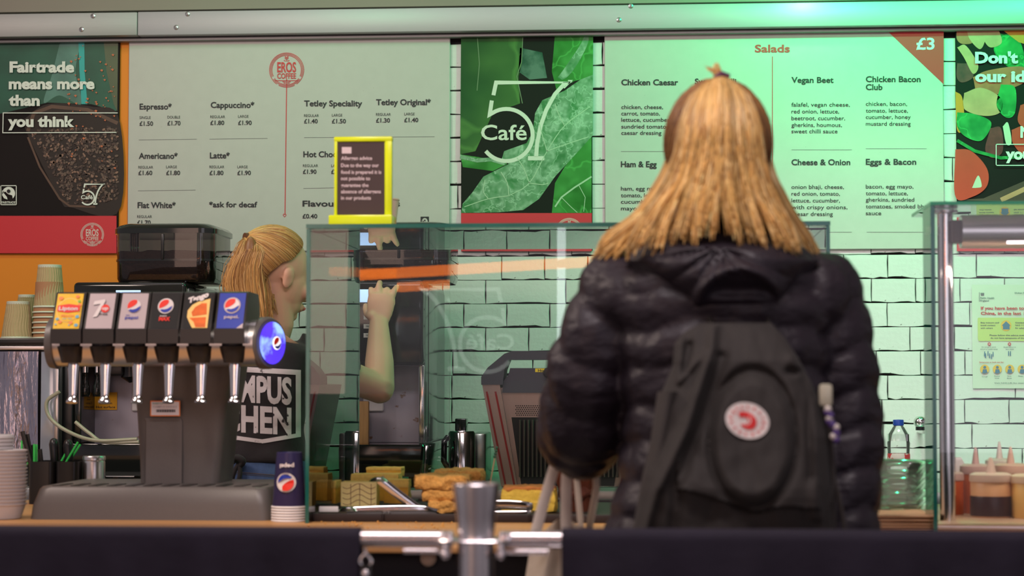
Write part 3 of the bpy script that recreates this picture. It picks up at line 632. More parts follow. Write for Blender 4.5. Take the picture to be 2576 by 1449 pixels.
m_pr, m_pb, m_pw = pm('cola_red', (.80, .03, .015), .4), pm('cola_blue', (.012, .035, .35), .4), pm('card_white', (.74, .68, .66), .4)
def globe(a, cx, cy, r, red, wht, blu, lv=2, ring=None, flip=False):
    f = (lambda P: [(2*cx-x, 2*cy-y) for x, y in P]) if flip else (lambda P: P)
    if ring is not None: a.disc(cx, cy, r*1.17, ring, lv)
    a.disc(cx, cy, r, wht, lv+1)
    A = [(cx+r*.97*math.cos(R_(t)), cy+r*.97*math.sin(R_(t))) for t in range(158, 301, 8)]
    Bz = [(cx+r*.40, cy-r*.45), (cx+r*.15, cy-r*.15), (cx-r*.2, cy+r*.10), (cx-r*.55, cy+r*.26)]
    a.poly(f(A+Bz), red, lv+2)
    A = [(cx+r*.97*math.cos(R_(t)), cy+r*.97*math.sin(R_(t))) for t in range(-2, 150, 8)]
    Bz = [(cx-r*.5, cy+r*.50), (cx-r*.1, cy+r*.52), (cx+r*.3, cy+r*.42), (cx+r*.7, cy+r*.15)]
    a.poly(f(A+Bz), blu, lv+2)
a = Art(capmap, .0008); globe(a, .014, 0, .013, 0, 1, 2, 1, 1); a.build('cap_emblem', [m_pr, pm('lit_white', (.9, .9, .9), .4, emis=.8), m_pb], ec)
part('end_cap', G().tube([(wx(146, yt), yt, zt2), (wx(128, yt), yt, zt2)], [.058, .055], 36), m_disp, dp); part('end_cap', G().tube([(wx(128, yt)-.001, yt, zt2), (wx(128, yt)-.004, yt, zt2)], [.047, .04], 36), m_glow, dp, 'glowing blue disc')
VX = [125, 207, 290, 370, 452, 537]
zf = lambda y: wz(y, YD, 380)
prof = [(0, 864), (0, 828), (.0035, 826), (.041, 735), (.046, 732), (.15, 734), (.165, 770), (.165, 864)]
def vmap(x0):
    def mp(u, v, l):
        t = max(0, min(1, (826-v)/92)); yy = .0035+.0375*t
        return Vector((x0+u/ppm(YD, 380), YD+yy-l, zf(826-t*91)))
    return mp
for k, vx in enumerate(VX):
    xa, xb = wx(vx, YD), wx(vx+77, YD)
    vm = (lambda xa, xb: G().loft([[Vector((x, YD+p[0], zf(p[1]))) for p in prof] for x in (xa, xa+.0012, xb-.0012, xb)]))(xa, xb)
    v = part('valve', vm, m_valve, dp)
    xc = (xa+xb)/2; yn = YD+.045
    part('nozzle', G().lathe([(.0, 0), (.021, 0), (.022, .003), (.030, .030), (.031, .036), (.026, .038), (.027, .052), (.024, .054)], (xc, yn, wz(912, yn)), 28), m_valve, v)
    yl = YD+.062; L = catmull([(xc, yl, wz(905, yl)), (xc, yl-.002, wz(930, yl)), (xc, yl-.004, wz(975, yl)), (xc, yl-.006, wz(1000, yl)), (xc, yl-.010, wz(1014, yl))], 14)
    part('lever', G().tube(L, [.013, .0135, .013, .0125, .0115, .0105, .010, .0095, .009, .0085, .0095, .012, .0135, .013], 14, sq=.5, up=(1, 0, 0)), m_chrome, v)
    a = Art(vmap(xa+.0045), .0006); y_ = lambda q: 735+q
    if k == 0:
        a.rect(0, y_(0), 66, y_(91), 0); a.disc(33, y_(43), 30, 5, 1, ry=32); a.disc(33, y_(43), 28, 0, 2, ry=30)
        for px_, py_, c, r in ((10, 12, 6, 6), (52, 8, 6, 5), (58, 20, 7, 4), (8, 66, 8, 4), (16, 74, 6, 5), (58, 60, 8, 5), (58, 82, 8, 5), (44, 76, 6, 5), (60, 30, 6, 5), (6, 80, 8, 2.5), (40, 82, 8, 2)): a.disc(px_, y_(py_), r, c, 3, 14, r*.8)
        a.poly([(5, y_(31)), (33, y_(27)), (62, y_(31)), (62, y_(46)), (33, y_(50)), (5, y_(46))], 1, 4); a.text('Lipton', 9, 57, y_(43), 9, 1.5, 4, 6)
        a.text('PEACH', 17, 49, y_(61), 6, 1.2, 6, 4); a.text('ICE TEA', 22, 46, y_(67), 3.4, .4, 8, 4)
    elif k in (1, 2):
        a.rect(0, y_(0), 66, y_(91), 2)
        if k == 1:
            for d, c in ((1.2, 9), (0, 4)): a.poly([(14+d, y_(20)+d), (40+d, y_(15)+d), (42+d, y_(20)+d), (26+d, y_(60)+d), (15+d, y_(62)+d), (30+d, y_(27)+d), (12+d, y_(30)+d)], c, 2 if c == 9 else 3)
            a.disc(44, y_(39), 10.5, 1, 4); a.text('up', 37, 52, y_(42), 8, 1.6, 4, 5); a.text('free', 30, 52, y_(56), 5, .8, 9, 3)
        else: globe(a, 33, y_(33), 17, 1, 4, 3); a.text('diet', 15, 25, y_(58), 3.4, .6, 3, 3); a.text('pepsi', 14, 47, y_(66), 7, 1.2, 3, 3)
    elif k == 3:
        a.rect(0, y_(0), 66, y_(91), 9); globe(a, 33, y_(33), 17, 1, 4, 3, ring=4); a.text('pepsi', 22, 38, y_(60), 3.4, .8, 4, 3); a.text('MAX', 20, 48, y_(71), 9, 2.2, 1, 3)
    elif k == 4:
        a.rect(0, y_(0), 66, y_(91), 9); a.poly([(20, y_(84)), (8, y_(62)), (8, y_(45)), (18, y_(30)), (32, y_(22)), (62, y_(14)), (62, y_(90)), (24, y_(90))], 5, 1)
        a.poly([(22, y_(60)), (18, y_(50)), (26, y_(36)), (42, y_(26)), (54, y_(26)), (57, y_(55))], 10, 2); a.poly([(14, y_(64)), (56, y_(62)), (57, y_(88)), (32, y_(88)), (26, y_(74))], 10, 2)
        rot = lambda x, y: (x, y-(x-8)*.36); a.text('Tango', 7, 57, y_(26), 13, 3.2, 4, 5, rot)
    else:
        a.rect(0, y_(0), 66, y_(91), 3); globe(a, 34, y_(32), 18, 1, 4, 3, ring=2); a.text('pepsi.', 17, 54, y_(65), 7.5, 1.3, 2, 3); a.poly([(66, y_(78)), (66, y_(91)), (50, y_(91))], 2, 2)
    lab = ('yellow peach iced tea card', 'grey card with a white 7 and a red disc', 'grey diet cola card', 'black cola card with red lettering', 'black card with an orange slice', 'blue cola card')[k]
    a.build('flavour_card', [pm('card_yellow', (.85, .52, .01), .35, nz=(30, .15)), m_pr, pm('card_grey', (.50, .42, .43), .35), m_pb, m_pw, pm('card_pale_orange', (.9, .58, .18), .4), pm('card_orange', (.85, .25, .06), .4), pm('card_green', (.2, .5, .05), .4), pm('card_aqua', (.12, .42, .60), .4), m_black, pm('orange_flesh', (.86, .13, .01), .4, nz=(60, .5))], v, lab)
# ---------------- left end of the counter
m_trans = pm('frosted_plastic', (.74, .70, .70), .3, nz=(5, .04), trans=.25)
pc = None; yq = 4.3; xq = wx(-8, yq)
for k in range(16):
    z = CZ+k*.0078+.0
    if pc is None:
        pc = thing('plastic_tub', 'frosted plastic tub at the very bottom of the tall stack, counter\'s left end', 'tub', (xq, yq, CZ), 'frosted tubs in the tall stack')
        part('tub_wall', G().lathe([(.0, .001), (.056, .001), (.0655, .030), (.0675, .0305), (.0685, .033), (.066, .0335), (.063, .031), (.054, .003), (0, .003)], (xq, yq, CZ), 40), m_trans, pc)
    else: copy_tree(pc, (xq, yq, z), 'frosted plastic tub, %s up in the tall stack at the counter\'s left end' % ORD[k])
pl = None
for k in range(4):
    if pl is None:
        pl = thing('tub_cover', 'small frosted plastic lid lying directly on top of the tall tub stack', 'lid', (xq-.01, yq, CZ+.151), 'frosted lids on the tubs')
        part('lid_disc', G().lathe([(.0, 0), (.046, 0), (.049, .002), (.047, .007), (.043, .009), (0, .009)], (xq-.01, yq, CZ+.151), 36), m_trans, pl)
    else: copy_tree(pl, (xq-.01, yq, CZ+.151+k*.008), 'small frosted plastic lid, %s up in the short pile on the tubs' % ORD[k])
# cutlery caddy
yk = 4.80; zk0 = CZ; zk1 = wz(1165, yk)
cy = thing('cutlery_caddy', 'black plastic cutlery caddy behind the drip tray', 'caddy', (wx(125, yk), yk+.05, CZ))
g = G()
for a_, b_ in ((72, 138), (140, 198)):
    g.loft([rrect(wx(a_, yk), wx(b_, yk), yk, yk+.10, .015, z) for z in (zk0, zk1)]+[rrect(wx(a_, yk)+.003, wx(b_, yk)-.003, yk+.003, yk+.097, .013, z) for z in (zk1, zk0+.01)])
part('caddy_body', g, m_black, cy, kind=None)
m_green = pm('green_plastic', (.04, .62, .10), .35, nz=(30, .1)); m_cut = pm('cutlery_black', (.02, .018, .018), .35)
def bar(x0, y0, x1, y1, Y, wd, th=.002): 
    return G().tube([W(x0, y0, Y), W((x0+x1)/2, (y0+y1)/2, Y-.003), W(x1, y1, Y)], wd, 8, sq=th/wd, up=(1, 0, 0))
for n_, (x0, y0, x1, y1) in enumerate(((96, 1240, 56, 1085), (92, 1240, 68, 1092), (104, 1240, 78, 1120), (112, 1240, 100, 1130))):
    single('black_fork', bar(x0, y0, x1, y1, yk+.03+.012*n_, .006, .003), m_cut, 'black plastic cutlery handle leaning left in the caddy, %s from the left' % ('first', 'second', 'third', 'fourth')[n_], 'cutlery', tuple(W(x0, y0, yk+.03+.012*n_)), 'black cutlery in the caddy')
for n_, (x0, y0, x1, y1, wd) in enumerate(((86, 1240, 86, 1117, .0028), (91, 1240, 92, 1118, .0028), (55, 1240, 55, 1108, .0026), (120, 1240, 196, 1112, .0026), (112, 1240, 176, 1120, .0026), (124, 1240, 202, 1118, .0026), (40, 1200, 75, 1160, .0026))):
    Y_ = yk+.02+.008*n_
    single('green_stirrer', bar(x0, y0, x1, y1, Y_, wd, .002), m_green, ('bright green stirrer, left of an upright pair in the caddy', 'bright green stirrer, right of an upright pair in the caddy', 'bright green stirrer standing alone at the caddy\'s left', 'bright green stirrer leaning right, middle of the slanted three', 'bright green stirrer leaning right, leftmost of the slanted three', 'bright green stirrer leaning right, furthest tipped of the slanted three', 'bright green stirrer lying low over the caddy\'s left edge')[n_], 'stirrer', tuple(W(x0, y0, Y_)), 'green stirrers in the caddy')
for n_, (x, y) in enumerate(((136, 1103), (172, 1106))):
    g = G().tube([W(x+4, 1240, yk+.06), W(x+2, 1150, yk+.06), W(x, y+14, yk+.06)], [.011, .014, .0155], 18, sq=.8, roundcap=True)
    single('scoop_handle', g, m_black, ('thick black rounded handle in the caddy, nearer the left', 'thick black rounded handle in the caddy beside the steel canister')[n_], 'utensil', tuple(W(x+4, 1240, yk+.06)))
xc, yc = wx(227, 4.8), 4.84
cn = thing('steel_canister', 'small brushed steel canister beside the black caddy', 'canister', (xc, yc, CZ))
hz = wz(1163, 4.8)-CZ
part('can_body', G().lathe([(0, 0), (.026, 0), (.027, .003), (.027, hz-.004), (.0255, hz), (0, hz)], (xc, yc, CZ), 36), m_satin, cn)
part('can_lid', G().lathe([(.0265, hz), (.028, hz+.001), (.028, hz+.009), (.0265, hz+.011), (0, hz+.011)], (xc, yc, CZ), 36), m_satin, cn)
# ---------------- paper cups by the case (upside down, nested)
m_cupb = pm('cup_navy', (.022, .018, .075), .35, nz=(4, .3)); m_rim = pm('cup_rim_white', (.75, .72, .72), .4)
yu = 4.26; xu = wx(729, yu); 
def cup_geo(x, y, z, h=.118, rt=.0275, rb=.0365):
    g = G(); g.lathe([(rb-.001, 0), (rb, .004), (rt, h), (rt-.002, h+.001), (rt-.004, h-.006), (0, h-.006)], (x, y, z), 40, 0, cap=False); g.join(G().lathe([(rb-.0015, -.0005), (rb+.0018, -.0005), (rb+.0025, .0018), (rb+.0012, .004), (rb-.0015, .004)], (x, y, z), 40), 1); return g
cu0 = None; zc = CZ+.004*0+.0005
for k in range(6):
    z = CZ+.0008+k*.0058
    if cu0 is None:
        cu0 = single('paper_cup', cup_geo(xu, yu, z), [m_cupb, m_rim], 'navy cola paper cup whose white rim is lowest in the upturned stack', 'paper cup', (xu, yu, z), 'upturned navy cups by the glass case')
    elif k < 5:
        c = cu0.copy(); COL.objects.link(c); c.location = (xu, yu, z); c['label'] = 'navy cola paper cup, %s white rim up in the upturned stack by the case' % ORD[k]
    else:
        ct_ = thing('paper_cup', 'topmost upturned navy paper cup with an upside-down cola globe', 'paper cup', (xu, yu, z), 'upturned navy cups by the glass case')
        part('cup_wall', cup_geo(xu, yu, z), [m_cupb, m_rim], ct_)
        hh = .118
        def cmap(u, v, l):
            zz = wz(v, yu); t = max(0, min(1, (zz-z-.004)/(hh-.004))); r = .0365+(.0275-.0365)*t; s_ = max(-.97, min(.97, (wx(u, yu-r)-xu)/r)); 
            return Vector((xu+r*s_, yu-math.sqrt(1-s_*s_)*(r+l)-l, zz))
        a = Art(cmap, .0009); globe(a, 721, 1214, 21, 0, 1, 2, 1, 1, True)
        fl = lambda x, y: (2*723-x, 2*1172-y); a.text('pepsi', 705, 741, 1176, 10, 1.6, 1, 2, fl)
        a.build('cup_print', [m_pr, m_pw, m_pb], ct_, 'upside-down cola globe and lettering')
# ================================================================ glass case
m_glass = pane_mat('clear_glass', (.972, .985, .98), 1.42)
m_gedge = pm('glass_edge_teal', (.005, .105, .085), .15, nz=(15, .4), coat=.5)
YG0, YG1, TH = 4.20, 4.90, .009
gx0, gx1, gz1 = wx(768, YG0), wx(2092, YG0), wz(561, YG0, 1288)
def pane(x0, x1, y0, y1, z0, z1):
    """flat glass sheet; the two big faces are clear, the rim is the teal cut edge"""
    g = G(); d = (x1-x0, y1-y0, z1-z0); ax = d.index(min(d)); b = G().box(x0, x1, y0, y1, z0, z1)
    g.add(b.v, b.f); g.m = [0 if i//2 == ax else 1 for i in range(6)]; return g
gc = thing('glass_food_case', 'glass-topped food display case of frameless panes with teal edges', 'display case', ((gx0+gx1)/2, YG0, CZ))
part('glass_pane', pane(gx0, gx1, YG0, YG1, gz1-TH, gz1), [m_glass, m_gedge], gc, 'top pane')
part('glass_pane', pane(gx0+.001, gx0+TH, YG0, YG1, CZ, gz1-TH-.001), [m_glass, m_gedge], gc, 'left side pane')
part('glass_pane', pane(gx1-TH, gx1-.001, YG0, YG1, CZ, gz1-TH-.001), [m_glass, m_gedge], gc, 'right side pane')
part('glass_pane', pane(gx0+TH+.001, gx1-TH-.001, YG0+.001, YG0+.007, wz(991, YG0), gz1-TH-.001), [m_glass, pm('front_edge_pale', (.30, .42, .36), .2)], gc, 'front pane ending above the trays')
part('glass_pane', pane(gx0+TH+.001, wx(1132, YG1), YG1-.007, YG1-.001, CZ+.003, gz1-TH-.004), [m_glass, pm('rear_edge_pale', (.22, .34, .30), .2)], gc, 'rear sliding pane')
# allergen sign on top
ys = YG0+.05; zs = gz1
m_yel = pm('fluorescent_acrylic', (.62, .72, .008), .25, nz=(20, .1))
sg = thing('allergen_sign', 'small black allergen notice in a bright yellow-green holder on the glass case', 'sign', (wx(912, ys), ys, zs))
sx = lambda p: wx(p, ys); sz = lambda p: wz(p, ys, 912)
g = G().rbox(sx(842), sx(984), ys, ys+.008, zs+.012, sz(345), .002); part('holder_plate', g, m_yel, sg)
part('holder_rim', G().rbox(sx(838), sx(986), ys-.006, ys+.012, sz(357), sz(344), .003), m_yel, sg)
part('holder_rim', G().rbox(sx(839), sx(847), ys-.005, ys+.010, sz(545), sz(352), .002), m_yel, sg)
part('holder_rim', G().rbox(sx(967), sx(985), ys-.005, ys+.010, sz(545), sz(352), .002), m_yel, sg)
part('holder_foot', G().rbox(sx(828), sx(988), ys-.02, ys+.05, zs, sz(542), .003), m_yel, sg)
a = Art(lambda u, v, l: W(u, v, ys-.0015-l), .0006); a.rect(846, 357, 967, 541, 0)
a.rect(860, 370, 884, 386, 1, 1)
for s, x1_, b in (('Allergen advice', 936, 402), ('Due to the way our', 953, 420), ('food is prepared it is', 959, 437), ('not possible to', 931, 453), ('guarantee the', 927, 470), ('absence of allergens', 958, 486), ('in our products', 933, 502)): a.text(s, 858, x1_, b, 8.5, .9, 1, 2)
a.build('notice_card', [pm('card_brown_black', (.045, .028, .028), .35), pm('notice_pink_white', (.62, .50, .52), .5)], sg, 'black card with pale lettering')
# paper cup standing on the top pane
cxx, cyy = wx(960, YG1-.08), YG1-.08
g = G().lathe([(0, .004), (.0285, .002), (.029, 0), (.0295, .004), (.041, .105), (.043, .107), (.0425, .110), (.0405, .109), (.029, .008), (0, .007)], (cxx, cyy, gz1), 40)
single('takeaway_cup', g, pm('cup_cream', (.74, .58, .44), .5), 'cream paper cup standing on the top pane behind the yellow sign', 'paper cup', (cxx, cyy, gz1))
# trays
m_tray = pm('tray_black', (.022, .014, .014), .5, nz=(30, .3))
def tray(x0, x1, label):
    y0, y1 = YG0+.055, 4.80; a_, b_ = wx(x0, y0), wx(x1, y0); z0, z1 = CZ, CZ+.018
    t = thing('serving_tray', label, 'tray', ((a_+b_)/2, (y0+y1)/2, z0))
    part('tray_base', G().box(a_, b_, y0, y1, z0, z0+.012), m_tray, t)
    part('tray_rim', G().rbox(a_, b_, y0-.004, y0+.004, z0, z1, .002), m_tray, t); part('tray_rim', G().rbox(a_, b_, y1-.004, y1+.004, z0, z1, .002), m_tray, t)
    part('tray_rim', G().rbox(a_-.004, a_+.004, y0, y1, z0, z1, .002), m_tray, t); part('tray_rim', G().rbox(b_-.004, b_+.004, y0, y1, z0, z1, .002), m_tray, t)
tray(792, 962, 'black serving tray at the left end of the glass case'); tray(972, 1330, 'wide black serving tray under the flapjacks and cake'); tray(1340, 1640, 'black serving tray under the brown-papered muffin')
ZT = CZ+.013
def lump(x0, x1, y0, y1, z0, z1, amp=.004, fr=60, cuts=9, seed=0, rnd=.25):
    bm = bmesh.new(); r = bmesh.ops.create_cube(bm, size=1); bmesh.ops.subdivide_edges(bm, edges=list(bm.edges), cuts=cuts, use_grid_fill=True)
    c = Vector(((x0+x1)/2, (y0+y1)/2, (z0+z1)/2)); S = Vector((x1-x0, y1-y0, z1-z0))
    for v in bm.verts:
        p = v.co*2; q = Vector([p[i]*math.sqrt(max(0, 1-rnd*(p[(i+1) % 3]**2+p[(i+2) % 3]**2)/2)) for i in range(3)])
        w_ = c+Vector((q.x*S.x, q.y*S.y, q.z*S.z))/2; d = q.normalized()
        v.co = w_+d*amp*noise.noise(w_*fr+Vector((seed*3.1, 0, 0)))*1.6+d*amp*.5*noise.noise(w_*fr*2.7+Vector((seed, 5, 0)))
    return G().bm(bm)
m_sponge = pm('shortbread', (.82, .54, .13), .8, nz=(90, .3), bump=(150, .5, .002)); m_icing = pm('lemon_icing', (.95, .78, .32), .4, nz=(20, .08)); m_cara = pm('caramel_layer', (.76, .40, .04), .5, nz=(60, .2)); m_choc = pm('chocolate_line', (.20, .07, .05), .5)
def tile(px0, px1, py0, py1, Y, dep, label, ry=0, feather=False):
    """slice lying on its edge with the iced face towards the customer side"""
    x0, x1 = wx(px0, Y), wx(px1, Y); z0, z1 = wz(py1, Y), wz(py0, Y); t = thing('traybake_slice', label, 'cake', ((x0+x1)/2, Y+dep/2, z0), 'lemon traybake slices')
    part('icing', G().rbox(x0, x1, Y, Y+.008, z0, z1, .002), m_icing, t); part('sponge', lump(x0, x1, Y+.0085, Y+dep, z0, z1, .0012, 120, 7, px0, .04), m_sponge, t)
    if feather:
        a = Art(lambda u, v, l: W(u, v, Y-l), .0004); W_ = px1-px0; Hh = py1-py0
        for k in range(4):
            yk_ = py0+Hh*(.14+.22*k); P = [(px0+W_*s/24, yk_+Hh*.10*abs(math.sin(s/24*math.pi*3))*(-1)**int(s/8)) for s in range(1, 24)]; a.line(P, 1.1, 0, 1)
        for s in (.27, .52, .84): a.line([(px0+W_*s, py0+Hh*.06), (px0+W_*s, py1-Hh*.05)], 1.3, 0, 1)
        a.build('feather_icing', [m_choc], t, 'dark feathered lines')
    return t
tile(858, 948, 1214, 1276, 4.42, .055, 'lemon-iced traybake slice with dark feathered lines, front one in the case', feather=True)
def slab(px0, px1, py0, py1, Y, dep, label, lay=True):
    x0, x1 = wx(px0, Y), wx(px1, Y); z0, z1 = wz(py1, Y), wz(py0, Y); h = z1-z0; t = thing('shortbread_slice', label, 'cake', ((x0+x1)/2, Y+dep/2, z0), 'layered shortbread slices')
    part('shortbread_base', lump(x0, x1, Y, Y+dep, z0, z0+h*.72, .0015, 110, 7, px0, .05), m_cara, t); part('topping', lump(x0-.001, x1+.001, Y-.001, Y+dep, z0+h*.68, z1, .0012, 110, 7, px1, .05), m_sponge, t)
slab(884, 1002, 1194, 1262, 4.60, .07, 'golden layered slice behind the feathered slice'); slab(922, 1010, 1177, 1200, 4.68, .06, 'golden layered slice resting highest at the back of the left tray')
slab(966, 1028, 1208, 1268, 4.50, .05, 'golden layered slice nearest the flapjacks'); slab(780, 846, 1212, 1270, 4.52, .08, 'layered slice nearest the left glass pane')
m_flap = pm('oat_flapjack', (.66, .34, .085), .85, nz=(120, .45), bump=(160, 1, .004), col2=(.20, .07, .02), thr=(.60, .72, 60))
zz = [(1078, 1160, 1262, 1290, 4.34, 'bottom flapjack of the stack beside the steel tongs', 2), (1062, 1168, 1234, 1262, 4.35, 'second flapjack up in the oat stack', 3), (1040, 1178, 1198, 1234, 4.35, 'thick oat flapjack lying third in the stack', 4), (1092, 1212, 1184, 1212, 4.46, 'topmost flapjack at the back of the stack', 5)]
for a_, b_, c_, d_, Y, lb, sd in zz:
    x0, x1 = wx(a_, Y), wx(b_, Y); z0, z1 = wz(d_, Y), wz(c_, Y); z0 = max(z0, ZT); single('flapjack', lump(x0, x1, Y-.01, Y+.12, z0, z1, .005, 55, 13, sd, .18), m_flap, lb, 'cake', ((x0+x1)/2, Y, z0), 'oat flapjacks in the stack')
m_cake = pm('loaf_cake', (.88, .56, .08), .85, nz=(80, .25), bump=(120, .8, .003), col2=(.10, .045, .02), thr=(.66, .70, 42)); m_crust = pm('cake_crust', (.60, .22, .05), .8, nz=(60, .4), bump=(100, .6, .003))
Y = 4.38; x0, x1 = wx(1258, Y), wx(1398, Y); z0, z1 = ZT, wz(1224, Y); t = thing('loaf_cake_slice', 'yellow chocolate-chip loaf cake slice with a browned crust', 'cake', ((x0+x1)/2, Y, z0))
part('crumb', lump(x0, x1, Y, Y+.10, z0, z1-.006, .0025, 60, 10, 9, .14), m_cake, t); part('crust', lump(x0+.004, x1-.004, Y+.002, Y+.105, z1-.016, z1, .004, 50, 9, 10, .3), m_crust, t)
# muffin in tulip paper
Y = 4.42; cx, cy_ = wx(1450, Y), Y+.045; z0 = CZ+.012; m_tulip = pm('tulip_paper_brown', (.15, .04, .018), .7, nz=(30, .4), bump=(60, .6, .003)); m_muf = pm('chocolate_muffin', (.16, .05, .03), .85, nz=(80, .3), bump=(90, 1, .004)); m_wchip = pm('white_chocolate', (.80, .72, .70), .4)
t = thing('muffin', 'chocolate muffin with white chips in pointed brown tulip paper', 'cake', (cx, cy_, z0))
g = G(); nn = 48; rings = []
for j in range(9):
    v = j/8; ring = []
    for k in range(nn):
        th = 2*math.pi*k/nn; pk = abs(math.sin(th*2+.6))**.7; r = .030+.020*v+.003*math.sin(th*12)*v; ring.append(Vector((cx+r*math.cos(th), cy_+r*math.sin(th), z0+(.058+.036*pk)*v)))
    rings.append(ring)
g.loft(rings, cap=False); part('tulip_paper', g, m_tulip, t, smooth=True)
part('crumb', G().join(lump(cx-.044, cx+.044, cy_-.044, cy_+.044, z0+.004, z0+.082, .003, 60, 9, 4, .9)), m_muf, t)
for k, (dx, dy, dz) in enumerate(((-.012, -.028, .083), (.016, -.026, .083), (.002, -.036, .078), (.030, -.018, .079), (-.028, -.02, .078), (.010, .0, .086), (-.006, -.012, .087))): part('chocolate_chip', G().ell((cx+dx, cy_+dy, z0+dz), (.008, .007, .0045), 12, 8), m_wchip, t)
# tongs
def tongs(P1, P2, head1, head2, Y, label):
    t = thing('serving_tongs', label, 'tongs', tuple(W(*P1[len(P1)//2], Y)))
    for P, hd, dy in ((P1, head1, 0), (P2, head2, -.02)):
        L = [W(x, y, Y+dy+.01*i) for i, (x, y) in enumerate(P)]; part('arm', G().tube(catmull(L, 14), .010, 10, sq=.18, up=(0, 0, 1)), m_chrome, t)
        if hd: c = W(hd[0], hd[1], Y+dy-.004); part('scalloped_tip', G().lathe([(0, .004), (.008, .0035), (.015, 0), (.021, -.006), (.019, -.006), (.013, -.001), (0, .001)], tuple(c), 26, sy=.8), m_chrome, t)
tongs([(955, 1206), (1010, 1250), (1070, 1290), (1096, 1285)], [(872, 1288), (970, 1284), (1060, 1284), (1098, 1292)], (952, 1204), (875, 1278), 4.315, 'steel serving tongs lying open in front of the iced slices')
tongs([(1215, 1272), (1270, 1270), (1328, 1274), (1338, 1280)], [(1215, 1298), (1270, 1297), (1330, 1296), (1338, 1290)], None, None, 4.315, 'steel serving tongs lying in front of the loaf cake')
single('price_tag', G().rbox(wx(804, 4.30), wx(852, 4.30), 4.30, 4.302, wz(1290, 4.30), wz(1276, 4.30), .0005), m_rim, 'blank white card lying at the left tray\'s front', 'card', tuple(W(828, 1290, 4.30)))
pk = thing('cocktail_pick', 'wooden pick with green beads standing up between the cakes', 'pick', tuple(W(1236, 1230, 4.5)))
part('stick', G().tube([W(1222, 1276, 4.5), W(1245, 1150, 4.5)], .0014, 8), pm('pick_wood', (.7, .45, .28), .6), pk)
for k in range(4): part('bead', G().ell(W(1244.5+k*1.8, 1149-k*7.5, 4.5), (.0035, .0035, .0035), 12, 8), pm('bead_green', (.05, .16, .10), .3), pk)
m_crumb = m_sponge; rn = random.Random(5); g = G()
for k in range(60):
    x, y = wx(rn.uniform(790, 1140), 4.22), rn.uniform(4.0, 4.24); r = rn.uniform(.001, .003); g.ell((x, y, CZ+r*.6), (r, r, r*.7), 6, 4)
o = single('crumbs', g, m_flap, 'scattered cake crumbs on the counter below the trays', 'crumbs', (wx(960, 4.1), 4.1, CZ), kind='stuff')
# ================================================================ right-hand glass case
YR = 4.0; rx0 = wx(2345, YR); rz1 = wz(507, YR, 2345); rx1 = rx0+.9
rc = thing('heated_glass_case', 'tall glass case on a pale base at the right end of the counter', 'display case', (rx0+.3, YR, CZ))
m_base = pm('case_base_pale', (.62, .42, .28), .4, .2)
part('case_base', G().rbox(rx0+.008, rx1, YR+.004, YR+.56, CZ, wz(1313, YR), .002), m_base, rc)
part('base_trim', G().rbox(rx0+.006, rx1, YR+.001, YR+.006, wz(1326, YR), wz(1318, YR), .001), m_satin, rc)
part('glass_pane', pane(rx0, rx1, YR, YR+.30, rz1-.007, rz1), [m_glass, pm('glass_edge_green', (.02, .28, .14), .2)], rc, 'top pane')
part('glass_pane', pane(rx0, rx0+.008, YR, YR+.12, CZ, rz1-.008), [m_glass, m_gedge], rc, 'left side pane')
part('glass_pane', pane(rx0+.009, rx1, YR, YR+.006, wz(1310, YR), rz1-.008), [m_glass, m_gedge], rc, 'front pane')
yp = YR+.10; xp = wx(2381, yp)
part('post', G().lathe([(.0, 0), (.016, 0), (.016, rz1-CZ-.022)], (xp, yp, CZ+.014), 32), m_chrome, rc); part('post_cap', G().lathe([(.016, 0), (.026, .002), (.026, .008), (0, .009)], (xp, yp, rz1-.017), 32), m_satin, rc)
part('clamp', G().rbox(wx(2333, YR+.1), wx(2347, YR+.1), YR+.09, YR+.11, wz(594, YR+.1), wz(576, YR+.1), .002), m_satin, rc)
part('lamp_bracket', G().rbox(wx(2394, yp), wx(2420, yp), yp-.03, yp+.03, wz(612, yp, 2400), wz(556, yp, 2400), .003), pm('bracket_brown', (.08, .055, .045), .5), rc)
hl = part('heat_lamp', G().tube([(wx(2418, yp), yp-.01, wz(584, yp, 2400)), (rx1-.05, yp-.01, wz(584, yp, 2400))], .034, 32), m_satin, rc)
part('lamp_tube', G().tube([(wx(2530, yp), yp-.028, wz(606, yp, 2400)), (rx1-.06, yp-.028, wz(606, yp, 2400))], .009, 16), pm('lamp_tube_lit', (1, .8, .86), .4, emis=5), hl, 'lit tube')
area('heat_lamp_light', (rx0+.35, yp-.01, rz1-.13), (rx0+.3, YR+.3, CZ), .6, 2.2, (1, .78, .66), .03)
# sauces
def squeeze(cx, cy_, r, h, body, col, label, fill=None):
    t = thing('sauce_bottle', label, 'sauce bottle', (cx, cy_, z_s)); m = pm('sauce_'+body, col, .4, nz=(10, .1), sss=0)
    hf = h*.46 if fill else 0
    part('bottle_body', G().lathe([(0, 0), (r*.95, 0), (r, .004), (r, h*.78), (r*.9, h*.84), (0, h*.84)], (cx, cy_, z_s), 36), m, t)
    if fill: part('sauce_fill', G().lathe([(r+.0005, .003), (r+.0012, .005), (r+.0012, hf), (r+.0004, hf+.002)], (cx, cy_, z_s), 36, cap=False), pm('sauce_dark', (.04, .012, .012), .35, nz=(10, .3)), t, 'dark sauce inside')
    part('collar', G().lathe([(r*1.04, h*.80), (r*1.06, h*.82), (r*1.04, h*.96), (r*.8, h*1.0), (0, h*1.0)], (cx, cy_, z_s), 36), pm('collar_'+body, tuple(.5*c+.35 for c in col), .35), t)
    part('spout', G().lathe([(r*.26, h*1.0), (r*.16, h*1.2), (r*.07, h*1.34), (0, h*1.34)], (cx, cy_, z_s), 20), pm('collar_'+body, (0, 0, 0)), t)
z_s = wz(1313, YR)
